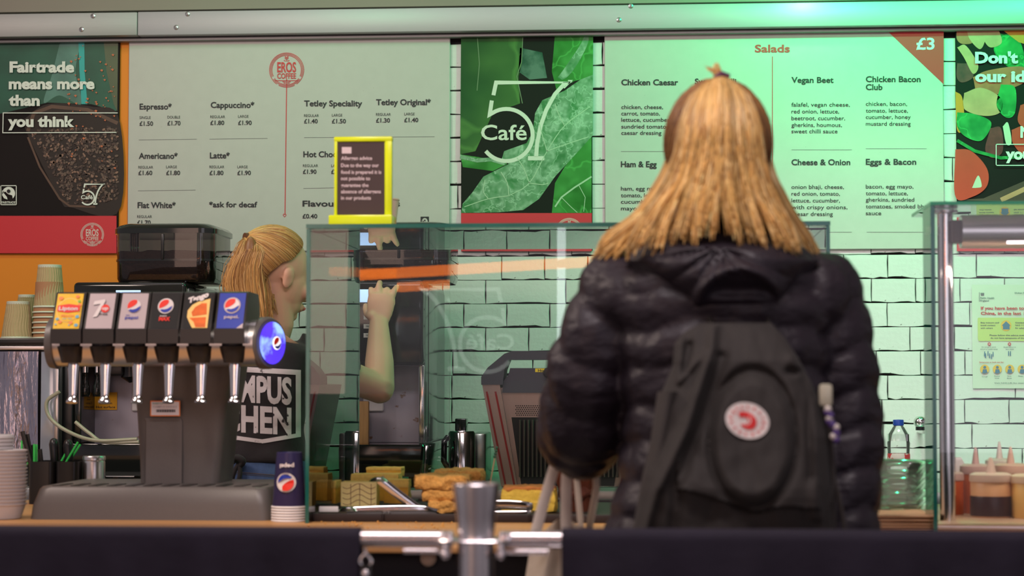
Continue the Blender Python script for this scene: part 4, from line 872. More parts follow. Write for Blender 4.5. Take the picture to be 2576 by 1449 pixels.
for (px, Y, r, h, bd, col, lb, fl) in ((2490, 4.22, .042, .092, 'tan', (.72, .40, .20), 'wide sauce bottle half full of dark sauce behind the case glass', True), (2590, 4.20, .040, .090, 'mustard', (.78, .48, .14), 'wide mustard-coloured sauce bottle cut by the right frame edge', False),
        (2452, 4.34, .032, .105, 'rust', (.50, .13, .05), 'rust-red sauce bottle behind the half-full one', False), (2540, 4.38, .034, .105, 'orange', (.78, .30, .08), 'orange sauce bottle behind the wide pair', False), (2512, 4.52, .03, .11, 'cream', (.78, .62, .46), 'cream sauce bottle at the back of the case', False), (2392, 4.30, .024, .09, 'red', (.42, .08, .03), 'dark red sauce bottle beside the chrome post', False)):
    squeeze(wx(px, Y), Y, r, h, bd, col, lb, fl)
Y = 4.40; t = thing('white_jug', 'white plastic bottle with a slanted shoulder in the right case', 'bottle', (wx(2420, Y), Y, z_s))
part('jug_body', G().prism([(wx(x, Y), wz(y, Y)) for x, y in ((2398, 1300), (2398, 1165), (2406, 1156), (2418, 1152), (2436, 1180), (2448, 1200), (2448, 1300))], Y, Y+.05), m_rim, t); part('jug_cap', G().rbox(wx(2402, Y), wx(2420, Y), Y+.01, Y+.04, wz(1160, Y), wz(1148, Y), .002), m_rim, t)
# paper bags and clear bowls between the cases
m_kraft = pm('kraft_paper', (.50, .30, .17), .8, nz=(40, .12), stretch=(1, 1, 5))
rn = random.Random(9); x0, x1 = wx(2178, 4.1), wx(2336, 4.1); kb = None; zz_ = CZ
for k in range(9):
    h = .0032
    if kb is None: kb = single('paper_bag', G().grid(lambda u, v: (x0+(x1-x0)*u, 4.06+.19*v, CZ+.001+.0012*math.sin(u*5+v*3)+.0012), 14, 8).join(G().rbox(x0, x1, 4.06, 4.25, CZ, CZ+.0018, .0007)), m_kraft, 'flat brown kraft bag lying on the counter under the others in its pile', 'paper bag', (x0, 4.06, CZ), 'kraft bags in the low pile')
    else:
        c = kb.copy(); COL.objects.link(c); c.location = (x0+rn.uniform(-.004, .003), 4.06+rn.uniform(-.003, .006), CZ+k*.0036); c.rotation_euler = (0, 0, rn.uniform(-.02, .02)); c['label'] = 'flat brown kraft bag, %s up in the pile left of the right case' % ORD[k]
m_clear = pane_mat('clear_plastic', (.985, .99, .988), 1.42, .12, (.85, .85, .84), .07)
bx, by = wx(2262, 4.44), 4.46; bl = None
for k in range(9):
    z = CZ+.001+k*.0115
    if bl is None:
        bl = thing('clear_bowl', 'clear plastic salad bowl at the bottom of the nested stack of bowls', 'bowl', (bx, by, z), 'clear bowls in the nested stack')
        g = G(); nn = 48; prf = [(.0, 0), (.040, 0), (.043, .003), (.058, .022), (.068, .030), (.072, .031), (.0725, .033)]
        g.lathe(prf, (bx, by, z), nn, cap=False); vv = []
        for v in g.v:
            d = Vector((v[0]-bx, v[1]-by)); th = math.atan2(d.y, d.x); q = 1+.018*math.sin(th*16)*(1 if .03 < v[2]-z < .0 or d.length > .045 and d.length < .066 else 0); vv.append((bx+d.x*q, by+d.y*q, v[2]))
        g.v = vv; part('bowl_wall', g, m_clear, bl, smooth=True)
    else: copy_tree(bl, (bx+rn.uniform(-.002, .002), by, z), 'clear plastic salad bowl, %s up in its nested stack left of the right case' % ORD[k], rot=(rn.uniform(-.05, .05), rn.uniform(-.06, .06)-.03, rn.uniform(0, 3)))
# ================================================================ back counter machines
m_gloss = pm('machine_gloss_black', (.010, .012, .011), .12, nz=(5, .2), coat=.5)
m_smoke = pane_mat('smoked_plastic', (.42, .38, .36), 1.5, .03, (.02, .016, .014), .18)
m_beans = pm('roasted_beans', (.085, .04, .022), .5, nz=(80, .6), bump=(110, 1, .006))
m_screen = pm('display_lit', (.42, .60, .95), .4, emis=1.1)
m_panel = pm('stained_steel', (.46, .43, .50), .35, .35, nz=(6, .2), col2=(.24, .14, .08), thr=(.66, .72, 30))
YM0, YM1 = 5.65, 6.20
def coffee_machine(dx, label, caution):
    X = lambda p: wx(p, YM0)+dx; Z = lambda p: wz(p, YM0, 400)
    t = thing('coffee_machine', label, 'coffee machine', (X(325), 5.9, CZ))
    # body side view: upper head box, recess, lower drip box
    def bx(x0, x1, y0, y1, pz0, pz1, r=.01, m=m_gloss, nm='housing', par=t, lab=None): return part(nm, G().rbox(X(x0), X(x1), y0, y1, Z(pz0), Z(pz1), r, 3), m, par, lab)
    bx(181, 466, YM0, YM1, 920, 709, .012)
    part('side_panel', G().rbox(X(466)-.012, X(466)+.002, YM0+.03, YM1-.01, Z(1115), Z(722), .004), pm('side_grey', (.05, .055, .06), .2, coat=.4), t)
    part('side_seam', G().rbox(X(466)+.0015, X(466)+.0035, YM0+.10, YM0+.106, Z(1100), Z(716), .0005), m_dark, t)
    bx(181, 200, YM0+.02, YM1, 1116, 918, .004); bx(199, 465, YM0+.16, YM1, 1116, 918, .002, m_panel, 'back_plate')
    bx(452, 466, YM0+.02, YM1, 1116, 918, .003, m_chrome, 'corner_strip')
    part('drip_box', G().loft([rrect(X(186), X(470), YM0-.03, YM1, .012, Z(1196)), rrect(X(178), X(476), YM0-.05, YM1, .012, Z(1120)), rrect(X(180), X(474), YM0-.048, YM1, .012, Z(1116))]), m_gloss, t)
    for fx in (200, 440): part('foot', G().cyl((X(fx), YM0+.05, CZ), (X(fx), YM0+.05, Z(1196)), .018, n=20), m_black, t); part('foot', G().cyl((X(fx), YM1-.06, CZ), (X(fx), YM1-.06, Z(1196)), .018, n=20), m_black, t)
    sp = bx(225, 300, YM0+.04, YM0+.12, 945, 915, .006, m_black, 'spout_head')
    for sx_ in (203, 233):
        q = (X(sx_), YM0+.05, Z(998)); part('nozzle', G().lathe([(0, 0), (.012, 0), (.015, .010), (.013, .03), (.006, .055), (.008, .062), (.008, .075)], q, 20), m_gloss, t)
        part('nozzle_collar', G().lathe([(0, .07), (.0105, .07), (.0105, .094), (0, .094)], q, 20), m_chrome, t)
    part('steam_outlet', G().tube([(X(313), YM0+.07, Z(920)), (X(313), YM0+.07, Z(948)), (X(316), YM0+.07, Z(962))], [.028, .028, .008], 20), m_black, t)
    bx(296, 350, YM0+.150, YM0+.162, 1037, 950, .006, m_rim, 'spattered_plate')
    # hopper
    yh0, yh1 = YM0+.02, YM0+.30; hx0, hx1 = X(276), X(536)-.008; zh0, zh1 = Z(709), Z(578)
    R = lambda a_, b_, z, i=0: rrect(a_+i, b_-i, yh0+i, yh1-i, .05-i*.5, z, 6)
    part('hopper', G().loft([R(hx0, hx1, zh0, .006), R(hx0, hx1, zh0+.012, .001), R(hx0, hx1, zh0+.07), R(hx0, hx1, zh1-.006)], cap=False), m_smoke, t)
    part('beans', G().join(lump(hx0+.012, hx1-.012, yh0+.012, yh1-.012, zh0+.005, zh0+(zh1-zh0)*.62, .006, 40, 9, 3, .1)), m_beans, t)
    ld = part('lid', G().loft([R(hx0-.003, hx1+.003, zh1-.008, -.003), R(hx0-.003, hx1+.003, zh1+.006, -.003), R(hx0, hx1, zh1+.016, .006), R(hx0, hx1, zh1+.022, .025)]), m_gloss, t)
    part('catch', G().rbox((hx0+hx1)/2-.004, (hx0+hx1)/2+.004, yh0-.006, yh0+.002, zh0+.066, zh1-.01, .002), m_black, t)
    part('hopper_band', G().loft([R(hx0, hx1, zh0+.062, -.002), R(hx0, hx1, zh0+.068, -.002)], cap=False), m_gloss, t)
    bx(290, 352, YM0-.004, YM0+.002, 762, 730, .001, m_screen, 'display', lab='lit pale blue display')
    # drink selector labels
    a = Art(lambda u, v, l: Vector((X(u), YM0-.0004-l, Z(v))), .0006)
    for i, s in enumerate(('ESPRESSO', 'LATTE', 'CAPPUCCINO', 'FLAT WHITE')):
        y = 777+i*22.5
        for xx, pre in ((245, ''), (318, 'DECAF ')): a.rect(xx, y-5.5, xx+58, y+5.5, 0, 0); a.text(pre+s, xx+6, xx+52, y+2, 4.2, .3, 1, 1)
    a.build('selector_labels', [pm('label_pale', (.50, .47, .48), .5), m_ink], t, 'two columns of pale drink labels')
    if caution:
        a = Art(lambda u, v, l: Vector((X(u), YM0+.157-l, wz(v, YM0+.157, 400))), .0006); o_ = -14
        a.rect(209+o_, 987, 272+o_, 1031, 0); a.line([(242+o_, 990), (234+o_, 1005), (250+o_, 1005), (242+o_, 990)], 1.3, 1, 1); a.line([(242+o_, 995), (242+o_, 1000)], 1.3, 1, 1); a.disc(242+o_, 1002.5, .8, 1, 1, 8)
        a.text('Caution', 226+o_, 259+o_, 1017, 6, .6, 1, 1); a.text('Hot surface', 218+o_, 267+o_, 1027, 6, .6, 1, 1); a.build('warning_sticker', [pm('sticker_amber', (.75, .36, .01), .5), m_ink], t, 'amber sticker reading Caution Hot surface')
        part('base_foot_rail', G().rbox(X(272), X(345), YM0-.02, YM0+.02, Z(1200), Z(1188), .003), m_satin, t)
    else:
        a = Art(lambda u, v, l: Vector((X(466)+.0056+l, YM0+.02+(u-1070)/60*.2, Z(v-2))), .0006); 
        a.rect(1090, 1128, 1105, 1148, 0); a.rect(1088, 1160, 1106, 1185, 0); a.text('LAVABO', 1089, 1105, 1176, 9, 1, 1, 1); a.build('side_stickers', [m_rim, m_ink], t)
    return t
coffee_machine(0, 'black coffee machine behind the drinks dispenser at left, with an amber warning sticker', True)
coffee_machine(wx(1065, YM0)-wx(466, YM0), 'black coffee machine the staff member is reaching up to, seen through the glass case', False)
# hoses
for P, lb in (([(150, 985, 5.58), (118, 1010, 5.58), (125, 1050, 5.58), (170, 1085, 5.57), (240, 1108, 5.57), (345, 1105, 5.57)], 'clear plastic hose looping out of the left machine and along its drip box'), ([(190, 1062, 5.60), (225, 1090, 5.585), (262, 1112, 5.575), (350, 1112, 5.57)], 'shorter amber-tinged hose beside the looping clear hose')):
    single('hose', G().tube(catmull([W(*p) for p in P], 40), .0055, 12), pm('milky_hose', (.52, .50, .36), .25, nz=(5, .1), trans=.3), lb, 'hose', tuple(W(*P[-1])))
# cup warmer / milk cooler at far left
YC = 5.62; X = lambda p: wx(p, YC); Z = lambda p: wz(p, YC, 80)
t = thing('milk_cooler', 'tall steel-fronted milk cooler with a black top at the left edge', 'cooler', (X(60), 5.85, CZ))
part('cabinet', G().rbox(-2.15, X(138), YC+.02, 6.2, CZ, Z(880), .004), m_black, t)
part('top_shelf', G().rbox(-2.17, X(143), YC-.02, 6.22, Z(868), Z(851), .004), m_black, t); part('top_trim', G().rbox(-2.16, X(140), YC-.012, 6.21, Z(881), Z(869), .003), m_satin, t)
part('steel_door', G().grid(lambda u, v: (-2.14+(X(98)+2.14)*u, YC+.004*math.sin(u*23)+.006*math.sin(u*9+v*3), Z(1160)+(Z(884)-Z(1160))*v), 60, 12), pm('scuffed_steel', (.50, .47, .55), .22, .95, nz=(7, .25), stretch=(6, 1, 1), bump=(9, .5, .02)), t)
part('glass_strip', G().rbox(X(103), X(136), YC-.002, YC+.01, Z(1160), Z(884), .002), pm('cooler_pale_strip', (.40, .44, .50), .15, .4, nz=(5, .5)), t)
part('door_frame', G().rbox(X(137), X(150), YC-.01, YC+.03, Z(1170), Z(884), .003), m_satin, t)
single('machine_pillar', G().rbox(wx(151, 5.66), wx(183, 5.66), 5.66, 6.1, CZ, wz(905, 5.66), .004), m_black, 'narrow black housing between milk cooler and left coffee machine', 'housing', (wx(165, 5.66), 5.9, CZ))
# ripple cups
def ripple(name, cx, cy_, z, h, rb, rt, label, col, wave=1, group=None):
    """upturned ripple cup: wide rim below"""
    t = thing(name, label, 'paper cup', (cx, cy_, z), group); n = 120; rings = []
    for j in range(22):
        v = j/21; ring = []
        for k in range(n):
            th = 2*math.pi*k/n; r = rb+(rt-rb)*v+.0009*math.sin(th*30+(2.4*math.sin(v*6.3)*wave)); ring.append(Vector((cx+r*math.cos(th), cy_+r*math.sin(th), z+.006+(h-.012)*v)))
        rings.append(ring)
    part('ripple_sleeve', G().loft(rings), pm('kraft_ripple_'+col[0], col[1], .7, nz=(60, .06)), t)
    part('cup_rim', G().lathe([(rb-.001, 0), (rb+.0026, 0), (rb+.0034, .002), (rb+.002, .005), (rb-.001, .006)], (cx, cy_, z), 48), pm('rim_mint', (.60, .66, .52), .4), t)
    part('cup_base', G().lathe([(rt+.0005, h-.009), (rt+.001, h-.001), (rt-.001, h), (rt-.003, h-.004), (0, h-.004)], (cx, cy_, z), 48), pm('rim_mint', (0, 0, 0)), t); return t
zs_ = Z(851); yr = 5.68; P_ = ppm(yr, 80)
KR = ('a', (.42, .34, .17)); 
ripple('ripple_cup', wx(43, yr), yr, zs_, 92/P_, 39/P_, 27/P_, 'upturned kraft ripple cup standing alone at the far left', KR)
r2 = None; y2 = 5.80; p2 = ppm(y2, 70); g2 = 'cups in the short stack behind'
for k in range(4):
    z = zs_+k*.0148
    if k == 3: ripple('ripple_cup', wx(66, y2), y2, z, 74/p2, 31/p2, 21/p2, 'top ridged cup of the short dark stack behind the lone cup', ('c', (.30, .26, .12)), 0, g2)
    elif r2 is None: r2 = ripple('ripple_cup', wx(66, y2), y2, z, 74/p2, 31/p2, 21/p2, 'dark ridged cup whose rim is lowest in the short stack behind', ('c', (.30, .26, .12)), 0, g2)
    else: copy_tree(r2, (wx(66, y2), y2, z), 'dark ridged cup, %s rim up in the short stack behind the lone cup' % ORD[k])
xs_ = wx(121, yr); base = None
for k in range(6):
    z = zs_+k*(12.6/P_)
    if base is None:
        base = thing('ripple_cup', 'brown cup whose pale rim is lowest in the tall stack on the cooler', 'paper cup', (xs_, yr, z), 'cups in the tall stack on the cooler'); rb_ = 38/P_
        part('cup_wall', G().lathe([(rb_, .004), (rb_-.0035, .03), (rb_-.006, .09), (0, .09)], (xs_, yr, z), 48), pm('kraft_plain', (.40, .21, .10), .7), base); part('cup_rim', G().lathe([(rb_-.001, 0), (rb_+.0026, 0), (rb_+.0034, .002), (rb_+.002, .004), (rb_-.001, .005)], (xs_, yr, z), 48), pm('rim_mint', (0, 0, 0)), base)
    else: copy_tree(base, (xs_, yr, z), 'brown cup, %s pale rim up in the tall stack on the cooler' % ORD[k])
ripple('ripple_cup', xs_+1/P_, yr, zs_+76/P_, 106/P_, 37/P_, 28/P_, 'tall upturned ripple cup crowning the stack on the cooler', KR, 1, 'cups in the tall stack on the cooler')
# airpot / milk jugs right of machine 2
Y = 5.85; X = lambda p: wx(p, Y); Z = lambda p: wz(p, Y, 1150)
t = thing('steel_jug', 'tall steel and black flask between the coffee machine and the toaster', 'jug', (X(1158), Y+.05, CZ))
part('jug_body', G().lathe([(0, 0), (.040, 0), (.040, .148), (.036, .154), (0, .156)], (X(1158), Y+.05, CZ), 40), m_chrome, t)
0 and part('jug_lid', G().lathe([(.036, .154), (.037, .156), (.034, .166), (0, .168)], (X(1158), Y+.05, CZ), 40), m_black, t)
part('handle', G().tube([(X(1126), Y+.01, Z(1100)), (X(1118), Y, Z(1110)), (X(1117), Y, Z(1160)), (X(1128), Y+.01, Z(1180))], .009, 12), m_gloss, t)
single('black_box', G().rbox(X(1127), X(1156), Y+.2, Y+.26, CZ, Z(1056), .003), m_gloss, 'upright glossy black box behind the steel flask', 'box', (X(1140), Y+.23, CZ))
single('steel_pan', G().rbox(X(1176), X(1214), Y+.10, Y+.30, CZ, Z(1092), .006), pm('greenish_steel', (.35, .42, .38), .25, .9), 'tall steel container beside the toaster', 'container', (X(1190), Y+.2, CZ))
Yb = 5.93; single('chopping_board', G().rbox(wx(900, Yb), wx(952, Yb), Yb-.2, Yb-.18, wz(1116, Yb), wz(1008, Yb), .003), pm('board_wood', (.42, .24, .08), .6, nz=(12, .35), stretch=(12, 1, 1)), 'upright wooden board in the recess of the right coffee machine', 'chopping board', (wx(925, Yb), Yb-.19, wz(1116, Yb)))
# ---- panini grill / toaster
Y0 = 5.70; X = lambda p: wx(p, Y0); Z = lambda p: max(wz(p, Y0, 1400), CZ+.002); m_br = pm('toaster_steel', (.34, .28, .25), .3, .9, nz=(60, .08), stretch=(1, 1, .2)); m_hd = pm('toaster_head', (.045, .045, .06), .35)
t = thing('toaster', 'large steel conveyor toaster with a black arched top behind the customer', 'toaster', (X(1400), Y0+.2, CZ))
L, Rr_ = 1213, 1640
part('front_plate', G().prism([(X(x), Z(y)) for x, y in ((1300, 1232), (1258, 975), (1598, 975), (1556, 1232))], Y0, Y0+.03), m_br, t)
for s in (-1, 1):
    q = lambda x: x if s < 0 else 2*1428-x
    part('side_frame', G().prism([(X(q(x)), Z(y)) for x, y in ((1262, 1232), (1214, 968), (1258, 965), (1302, 1232))], Y0-.015, Y0+.38), m_br, t)
    for w_ in (12, 34): part('red_stripe', G().prism([(X(q(x)), Z(y)) for x, y in ((1262+w_-3, 1230), (1214+w_-3, 985), (1214+w_+2, 985), (1262+w_+2, 1230))], Y0-.0165, Y0-.014), pm('stripe_red', (.20, .015, .015), .4), t)
part('arched_top', G().prism([(X(x), Z(y)) for x, y in ((1212, 968), (1212, 948), (1228, 925), (1270, 890), (1290, 883), (1566, 883), (1586, 890), (1628, 925), (1644, 948), (1644, 968), (1590, 968), (1588, 930), (1576, 905), (1280, 905), (1270, 930), (1266, 968))], Y0-.02, Y0+.10), m_hd, t)
part('top_cover', G().prism([(X(x), Z(y)) for x, y in ((1264, 988), (1266, 960), (1280, 942), (1284, 926), (1572, 926), (1576, 942), (1590, 960), (1592, 988))], Y0-.01, Y0+.36), m_hd, t)
g = G().prism([(X(x), Z(y)) for x, y in ((1312, 1222), (1287, 1050), (1569, 1050), (1544, 1222))], Y0-.006, Y0+.002); part('opening', g, m_dark, t)
for k in range(24):
    x = 1306+k*10.6
    part('rib', G().rbox(X(x), X(x+5), Y0-.012, Y0-.005, Z(1200), Z(1056), .001, 1), pm('rib_dark', (.06, .05, .045), .4, .5), t)
g = G()
for j in range(6):
    for k in range(34): g.cyl((X(1298+k*5.4+(j % 2)*2.7), Y0-.0012, Z(1021+j*4.7)), (X(1298+k*5.4+(j % 2)*2.7), Y0+.001, Z(1021+j*4.7)), .0019, n=6)
part('vent_holes', g, m_dark, t, kind='stuff')
part('knob', G().lathe([(0, -.03), (.012, -.028), (.015, -.012), (.008, -.010), (.006, 0)], (X(1380), Y0-.012, Z(938)), 20, axis='y'), m_black, t)
a = Art(lambda u, v, l: Vector((X(u), Y0-.0105-l, Z(v))), .0006); a.rect(1347, 927, 1415, 936, 0, 0); a.text('Hot surface', 1354, 1408, 935, 6, 1, 1, 1); a.build('warning_sticker', [pm('sticker_yellow', (.8, .62, .02), .5), m_ink], t, 'yellow sticker reading Hot surface')
a = Art(lambda u, v, l: Vector((X(u), Y0-.0135-l, Z(v))), .0006); a.disc(1396, 1150, 15, 0); a.text('HOT', 1388, 1404, 1149, 5, .6, 1, 1); a.text('60', 1391, 1402, 1157, 5, .6, 1, 1); a.build('round_sticker', [pm('sticker_ochre', (.62, .30, .04), .5), m_rim], t, 'round ochre sticker')
for fx in (1310, 1546): part('foot', G().cyl((X(fx), Y0+.06, CZ), (X(fx), Y0+.06, Z(1229)), .02, n=16), m_black, t)
# ---- right: water bottle, tap ball
Y = 5.80; cx = wx(2259, Y); pxs = ppm(Y, 2259); hb = (wz(1055, Y, 2259)-CZ)
wbt = thing('water_bottle', 'clear plastic water bottle with a blue cap by the brick wall', 'bottle', (cx, Y, CZ))
part('bottle_body', G().lathe([(0, 0), (.030, .002), (.032, .01), (.0315, .03), (.033, .05), (.031, .075), (.0315, .1), (.0325, .125), (.030, .135), (.0325, .15), (.033, hb-.062), (.028, hb-.042), (.016, hb-.022), (.0125, hb-.018), (.0125, hb-.014)], (cx, Y, CZ), 36, cap=False), m_clear, wbt)
part('cap', G().lathe([(.0, hb), (.0145, hb-.001), (.0155, hb-.004), (.0155, hb-.017), (.013, hb-.018)], (cx, Y, CZ), 30), pm('cap_blue', (.01, .05, .32), .35), wbt)
part('label_band', G().lathe([(.0322, .07), (.0326, .071), (.0326, .094), (.0322, .095)], (cx, Y, CZ), 36, cap=False), pm('label_red_white', (.62, .5, .48), .4, col2=(.5, .04, .05), thr=(.5, .52, 30)), wbt, 'red and white band')
Y = 6.0; c = W(2315, 1062, Y); tp = thing('tap', 'chrome ball-headed tap on the wall right of the water bottle', 'tap', (c.x, YW, c.z))
part('ball_head', G().ell(c, (.020, .020, .019), 28, 18), m_chrome, tp); part('outlet', G().cyl((c.x, c.y, c.z-.014), (c.x, c.y, c.z-.024), .014, n=20), m_black, tp)
part('arm', G().tube([c+Vector((.006, .01, 0)), (c.x+.03, 6.15, c.z-.03), (c.x+.035, YW-.002, c.z-.034)], .008, 14), m_chrome, tp)
Y = 5.9; single('steel_tray', G().rbox(wx(2290, Y), wx(2345, Y), Y, Y+.2, CZ, wz(1185, Y), .004), m_chrome, 'low steel sink surround left of the right case', 'sink', (wx(2318, Y), Y+.1, CZ))
# ================================================================ people
m_skin = pm('skin', (.70, .40, .27), .5, nz=(12, .08), bump=(200, .15, .0008), sss=.08)
m_shirt = pm('tshirt_black', (.016, .013, .015), .85, nz=(20, .2), bump=(25, .5, .006), sheen=.1)
m_jean = pm('denim_blue', (.045, .085, .19), .85, nz=(60, .45), bump=(160, .5, .002), stretch=(1, 1, .5))
m_puffer = pm('puffer_nylon', (.019, .014, .020), .47, nz=(8, .2), bump=(26, .55, .010), stretch=(1, 1, 1.8), spec=.45)
m_hair1 = pm('hair_golden', (.6, .35, .12), .42, attr=True, spec=.5)
m_boot = pm('shoe_black', (.02, .02, .02), .5)
def hand(g, wrist, D, N, S, curls, spread=0, s=1., lens=(.072, .080, .074, .060), thumb=(.5, .75, .25)):
    """palm and five separate fingers. D finger direction, N palm side (fingers curl to it), S thumb side"""
    wrist = Vector(wrist); D = Vector(D).normalized(); N = (Vector(N)-D*Vector(N).dot(D)).normalized(); S = Vector(S); S = (S-D*S.dot(D)-N*S.dot(N)).normalized()
    g.tube([wrist-D*.02*s, wrist, wrist+D*.03*s, wrist+D*.065*s, wrist+D*.088*s], [.024*s, .026*s, .036*s, .041*s, .037*s], 16, sq=.42, up=S, roundcap=False)
    for i, (off, L) in enumerate(zip((.028, .0095, -.009, -.027), lens)):
        p = wrist+D*(.080-.004*abs(i-1))*s+S*off*s; a = 0; d = (D+S*off*spread*8).normalized(); P = [p-d*.02*s, p]; seg = (L*.45*s, L*.30*s, L*.27*s)
        for k in range(3): a += R_(curls[i][k]); q = d*math.cos(a)+N*math.sin(a); p = p+q*seg[k]; P.append(p)
        g.tube(P, [.0095*s, .0098*s, .0092*s, .0086*s, .0072*s], 12, roundcap=True)
    t0 = wrist+D*.022*s+S*.022*s; td = (D*thumb[0]+S*thumb[1]+N*thumb[2]).normalized(); t1 = t0+td*.042*s; t2 = t1+(td+D*.5+N*.15).normalized()*.032*s; t3 = t2+(td+D*.8+N*.3).normalized()*.022*s
    g.tube([t0-td*.01, t0, t1, t2, t3], [.014*s, .0155*s, .0125*s, .0112*s, .0085*s], 12, roundcap=True)
def head(g, C, f, tilt=0, s=1.):
    """skull, jaw, nose, chin, lips and ears joined into the body"""
    C = Vector(C); f = Vector((f[0], f[1], 0)).normalized(); r = Vector((f.y, -f.x, 0)); u = Vector((0, 0, 1))
    ct, st = math.cos(tilt), math.sin(tilt); f2 = f*ct-u*st; u2 = u*ct+f*st; M3 = Matrix((r, f2, u2)).transposed()
    at = lambda a, b, c: C+r*a*s+f2*b*s+u2*c*s
    E = lambda c, q, n=22, m=14: g.ell(at(*c), [k*s for k in q], n, m, M3)
    E((0, -.012, .02), (.074, .092, .088)); E((0, .020, -.025), (.064, .072, .088)); E((0, .034, -.068), (.050, .054, .048)); E((0, .072, -.094), (.020, .018, .017))
    for k in (-1, 1):
        E((k*.032, .070, -.030), (.026, .022, .022)); E((k*.076, -.004, -.018), (.007, .017, .030), 14, 10); E((k*.080, -.010, -.008), (.006, .014, .018), 14, 10)
        E((k*.030, .081, .020), (.026, .012, .010))
    g.tube([at(0, .086, .012), at(0, .100, -.012), at(0, .112, -.030), at(0, .100, -.040)], [.008*s, .009*s, .013*s, .010*s], 10, roundcap=True)
    E((0, .092, -.062), (.022, .010, .006)); E((0, .090, -.072), (.019, .010, .007))
    return at, M3
def face_bits(par, at, M3, s=1.):
    for k in (-1, 1):
        part('eye', G().ell(at(k*.031, .078, .0), (.013*s, .011*s, .0105*s), 16, 10, M3), pm('eye_white', (.75, .72, .70), .2), par)
        part('iris', G().ell(at(k*.031, .0875, .0), (.0055*s, .0025*s, .0055*s), 14, 8, M3), pm('iris_grey', (.05, .07, .08), .15), par)
        part('eyebrow', G().tube([at(k*.014, .094, .022), at(k*.03, .093, .027), at(k*.047, .084, .022)], .0035*s, 8), pm('brow_brown', (.22, .12, .05), .8), par)
    part('lips', G().ell(at(0, .1, -.067), (.019*s, .004*s, .006*s), 16, 8, M3), pm('lip_pink', (.55, .20, .17), .45), par)
import numpy as np
def strands(SS, rng, cols, r=.0011, npt=10, tip=.35):
    """many fine tapering locks as one mesh, each with its own hair colour"""
    VS, FS, CS = [], [], []; off = 0; nr = np.random.RandomState(rng.randrange(10**6)); by = {}
    for P in SS:
        P, kb = P if isinstance(P, tuple) else (P, 1.)
        by.setdefault(len(P), []).append(([tuple(p) for p in P], kb))
    for L, lst in by.items():
        KB = np.array([q[1] for q in lst])[:, None]; A = np.array([q[0] for q in lst]); A = np.concatenate([2*A[:, :1]-A[:, 1:2], A, 2*A[:, -1:]-A[:, -2:-1]], 1); N = len(A)
        u = np.linspace(0, L-1, npt); k = np.minimum(u.astype(int), L-2); t = (u-k)[None, :, None]
        a, b, c, d = A[:, k], A[:, k+1], A[:, k+2], A[:, k+3]
        Q = .5*(2*b+(c-a)*t+(2*a-5*b+4*c-d)*t*t+(3*b-3*c+d-a)*t**3)
        T = np.gradient(Q, axis=1); T /= np.linalg.norm(T, axis=2, keepdims=True)+1e-9
        R0 = nr.uniform(-1, 1, (N, 1, 3)); n1 = np.cross(T, R0); n1 /= np.linalg.norm(n1, axis=2, keepdims=True)+1e-9; n2 = np.cross(T, n1)
        i = np.arange(npt); rr_ = r*(.6+.8*np.minimum(1, 3*i/npt))*np.where(i < npt*.75, 1, 1-(1-tip)*(i/npt-.75)*4); rr_ = rr_[None, :, None]*nr.uniform(.6, 1.3, (N, 1, 1))
        V4 = np.stack([Q+n1*rr_, Q+n2*rr_*.7, Q-n1*rr_, Q-n2*rr_*.7], 2).reshape(N, npt*4, 3)
        base = (np.arange(N)*npt*4)[:, None]; f = np.array([(j*4+q, j*4+(q+1) % 4, (j+1)*4+(q+1) % 4, (j+1)*4+q) for j in range(npt-1) for q in range(4)])
        FS.append((base[:, :, None]+f[None]).reshape(-1, 4)+off); VS.append(V4.reshape(-1, 3)); off += N*npt*4
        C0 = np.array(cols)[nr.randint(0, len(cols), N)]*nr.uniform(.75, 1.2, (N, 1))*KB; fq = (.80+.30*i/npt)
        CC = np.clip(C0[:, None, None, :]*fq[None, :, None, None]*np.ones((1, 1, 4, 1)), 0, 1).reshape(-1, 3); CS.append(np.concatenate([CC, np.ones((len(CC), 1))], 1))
    V_, F_, C_ = np.concatenate(VS), np.concatenate(FS), np.concatenate(CS)
    me = bpy.data.meshes.new('hair'); me.vertices.add(len(V_)); me.vertices.foreach_set('co', V_.ravel()); me.loops.add(F_.size); me.loops.foreach_set('vertex_index', F_.ravel().astype(np.int32))
    me.polygons.add(len(F_)); me.polygons.foreach_set('loop_start', np.arange(0, F_.size, 4, dtype=np.int32)); me.update(calc_edges=True)
    ca = me.color_attributes.new('Col', 'FLOAT_COLOR', 'POINT'); ca.data.foreach_set('color', C_.ravel()); me.shade_smooth(); return me
def solidcol(g, c): g.c = [(*c, 1)]*len(g.v); return g
GOLD = [(.70, .40, .12), (.62, .36, .12), (.55, .30, .09), (.72, .46, .19), (.40, .20, .06), (.50, .27, .08), (.30, .14, .045)]
LGOLD = [(.80, .50, .17), (.72, .42, .12), (.88, .62, .27), (.56, .30, .085), (.46, .24, .07), (.76, .47, .15)]
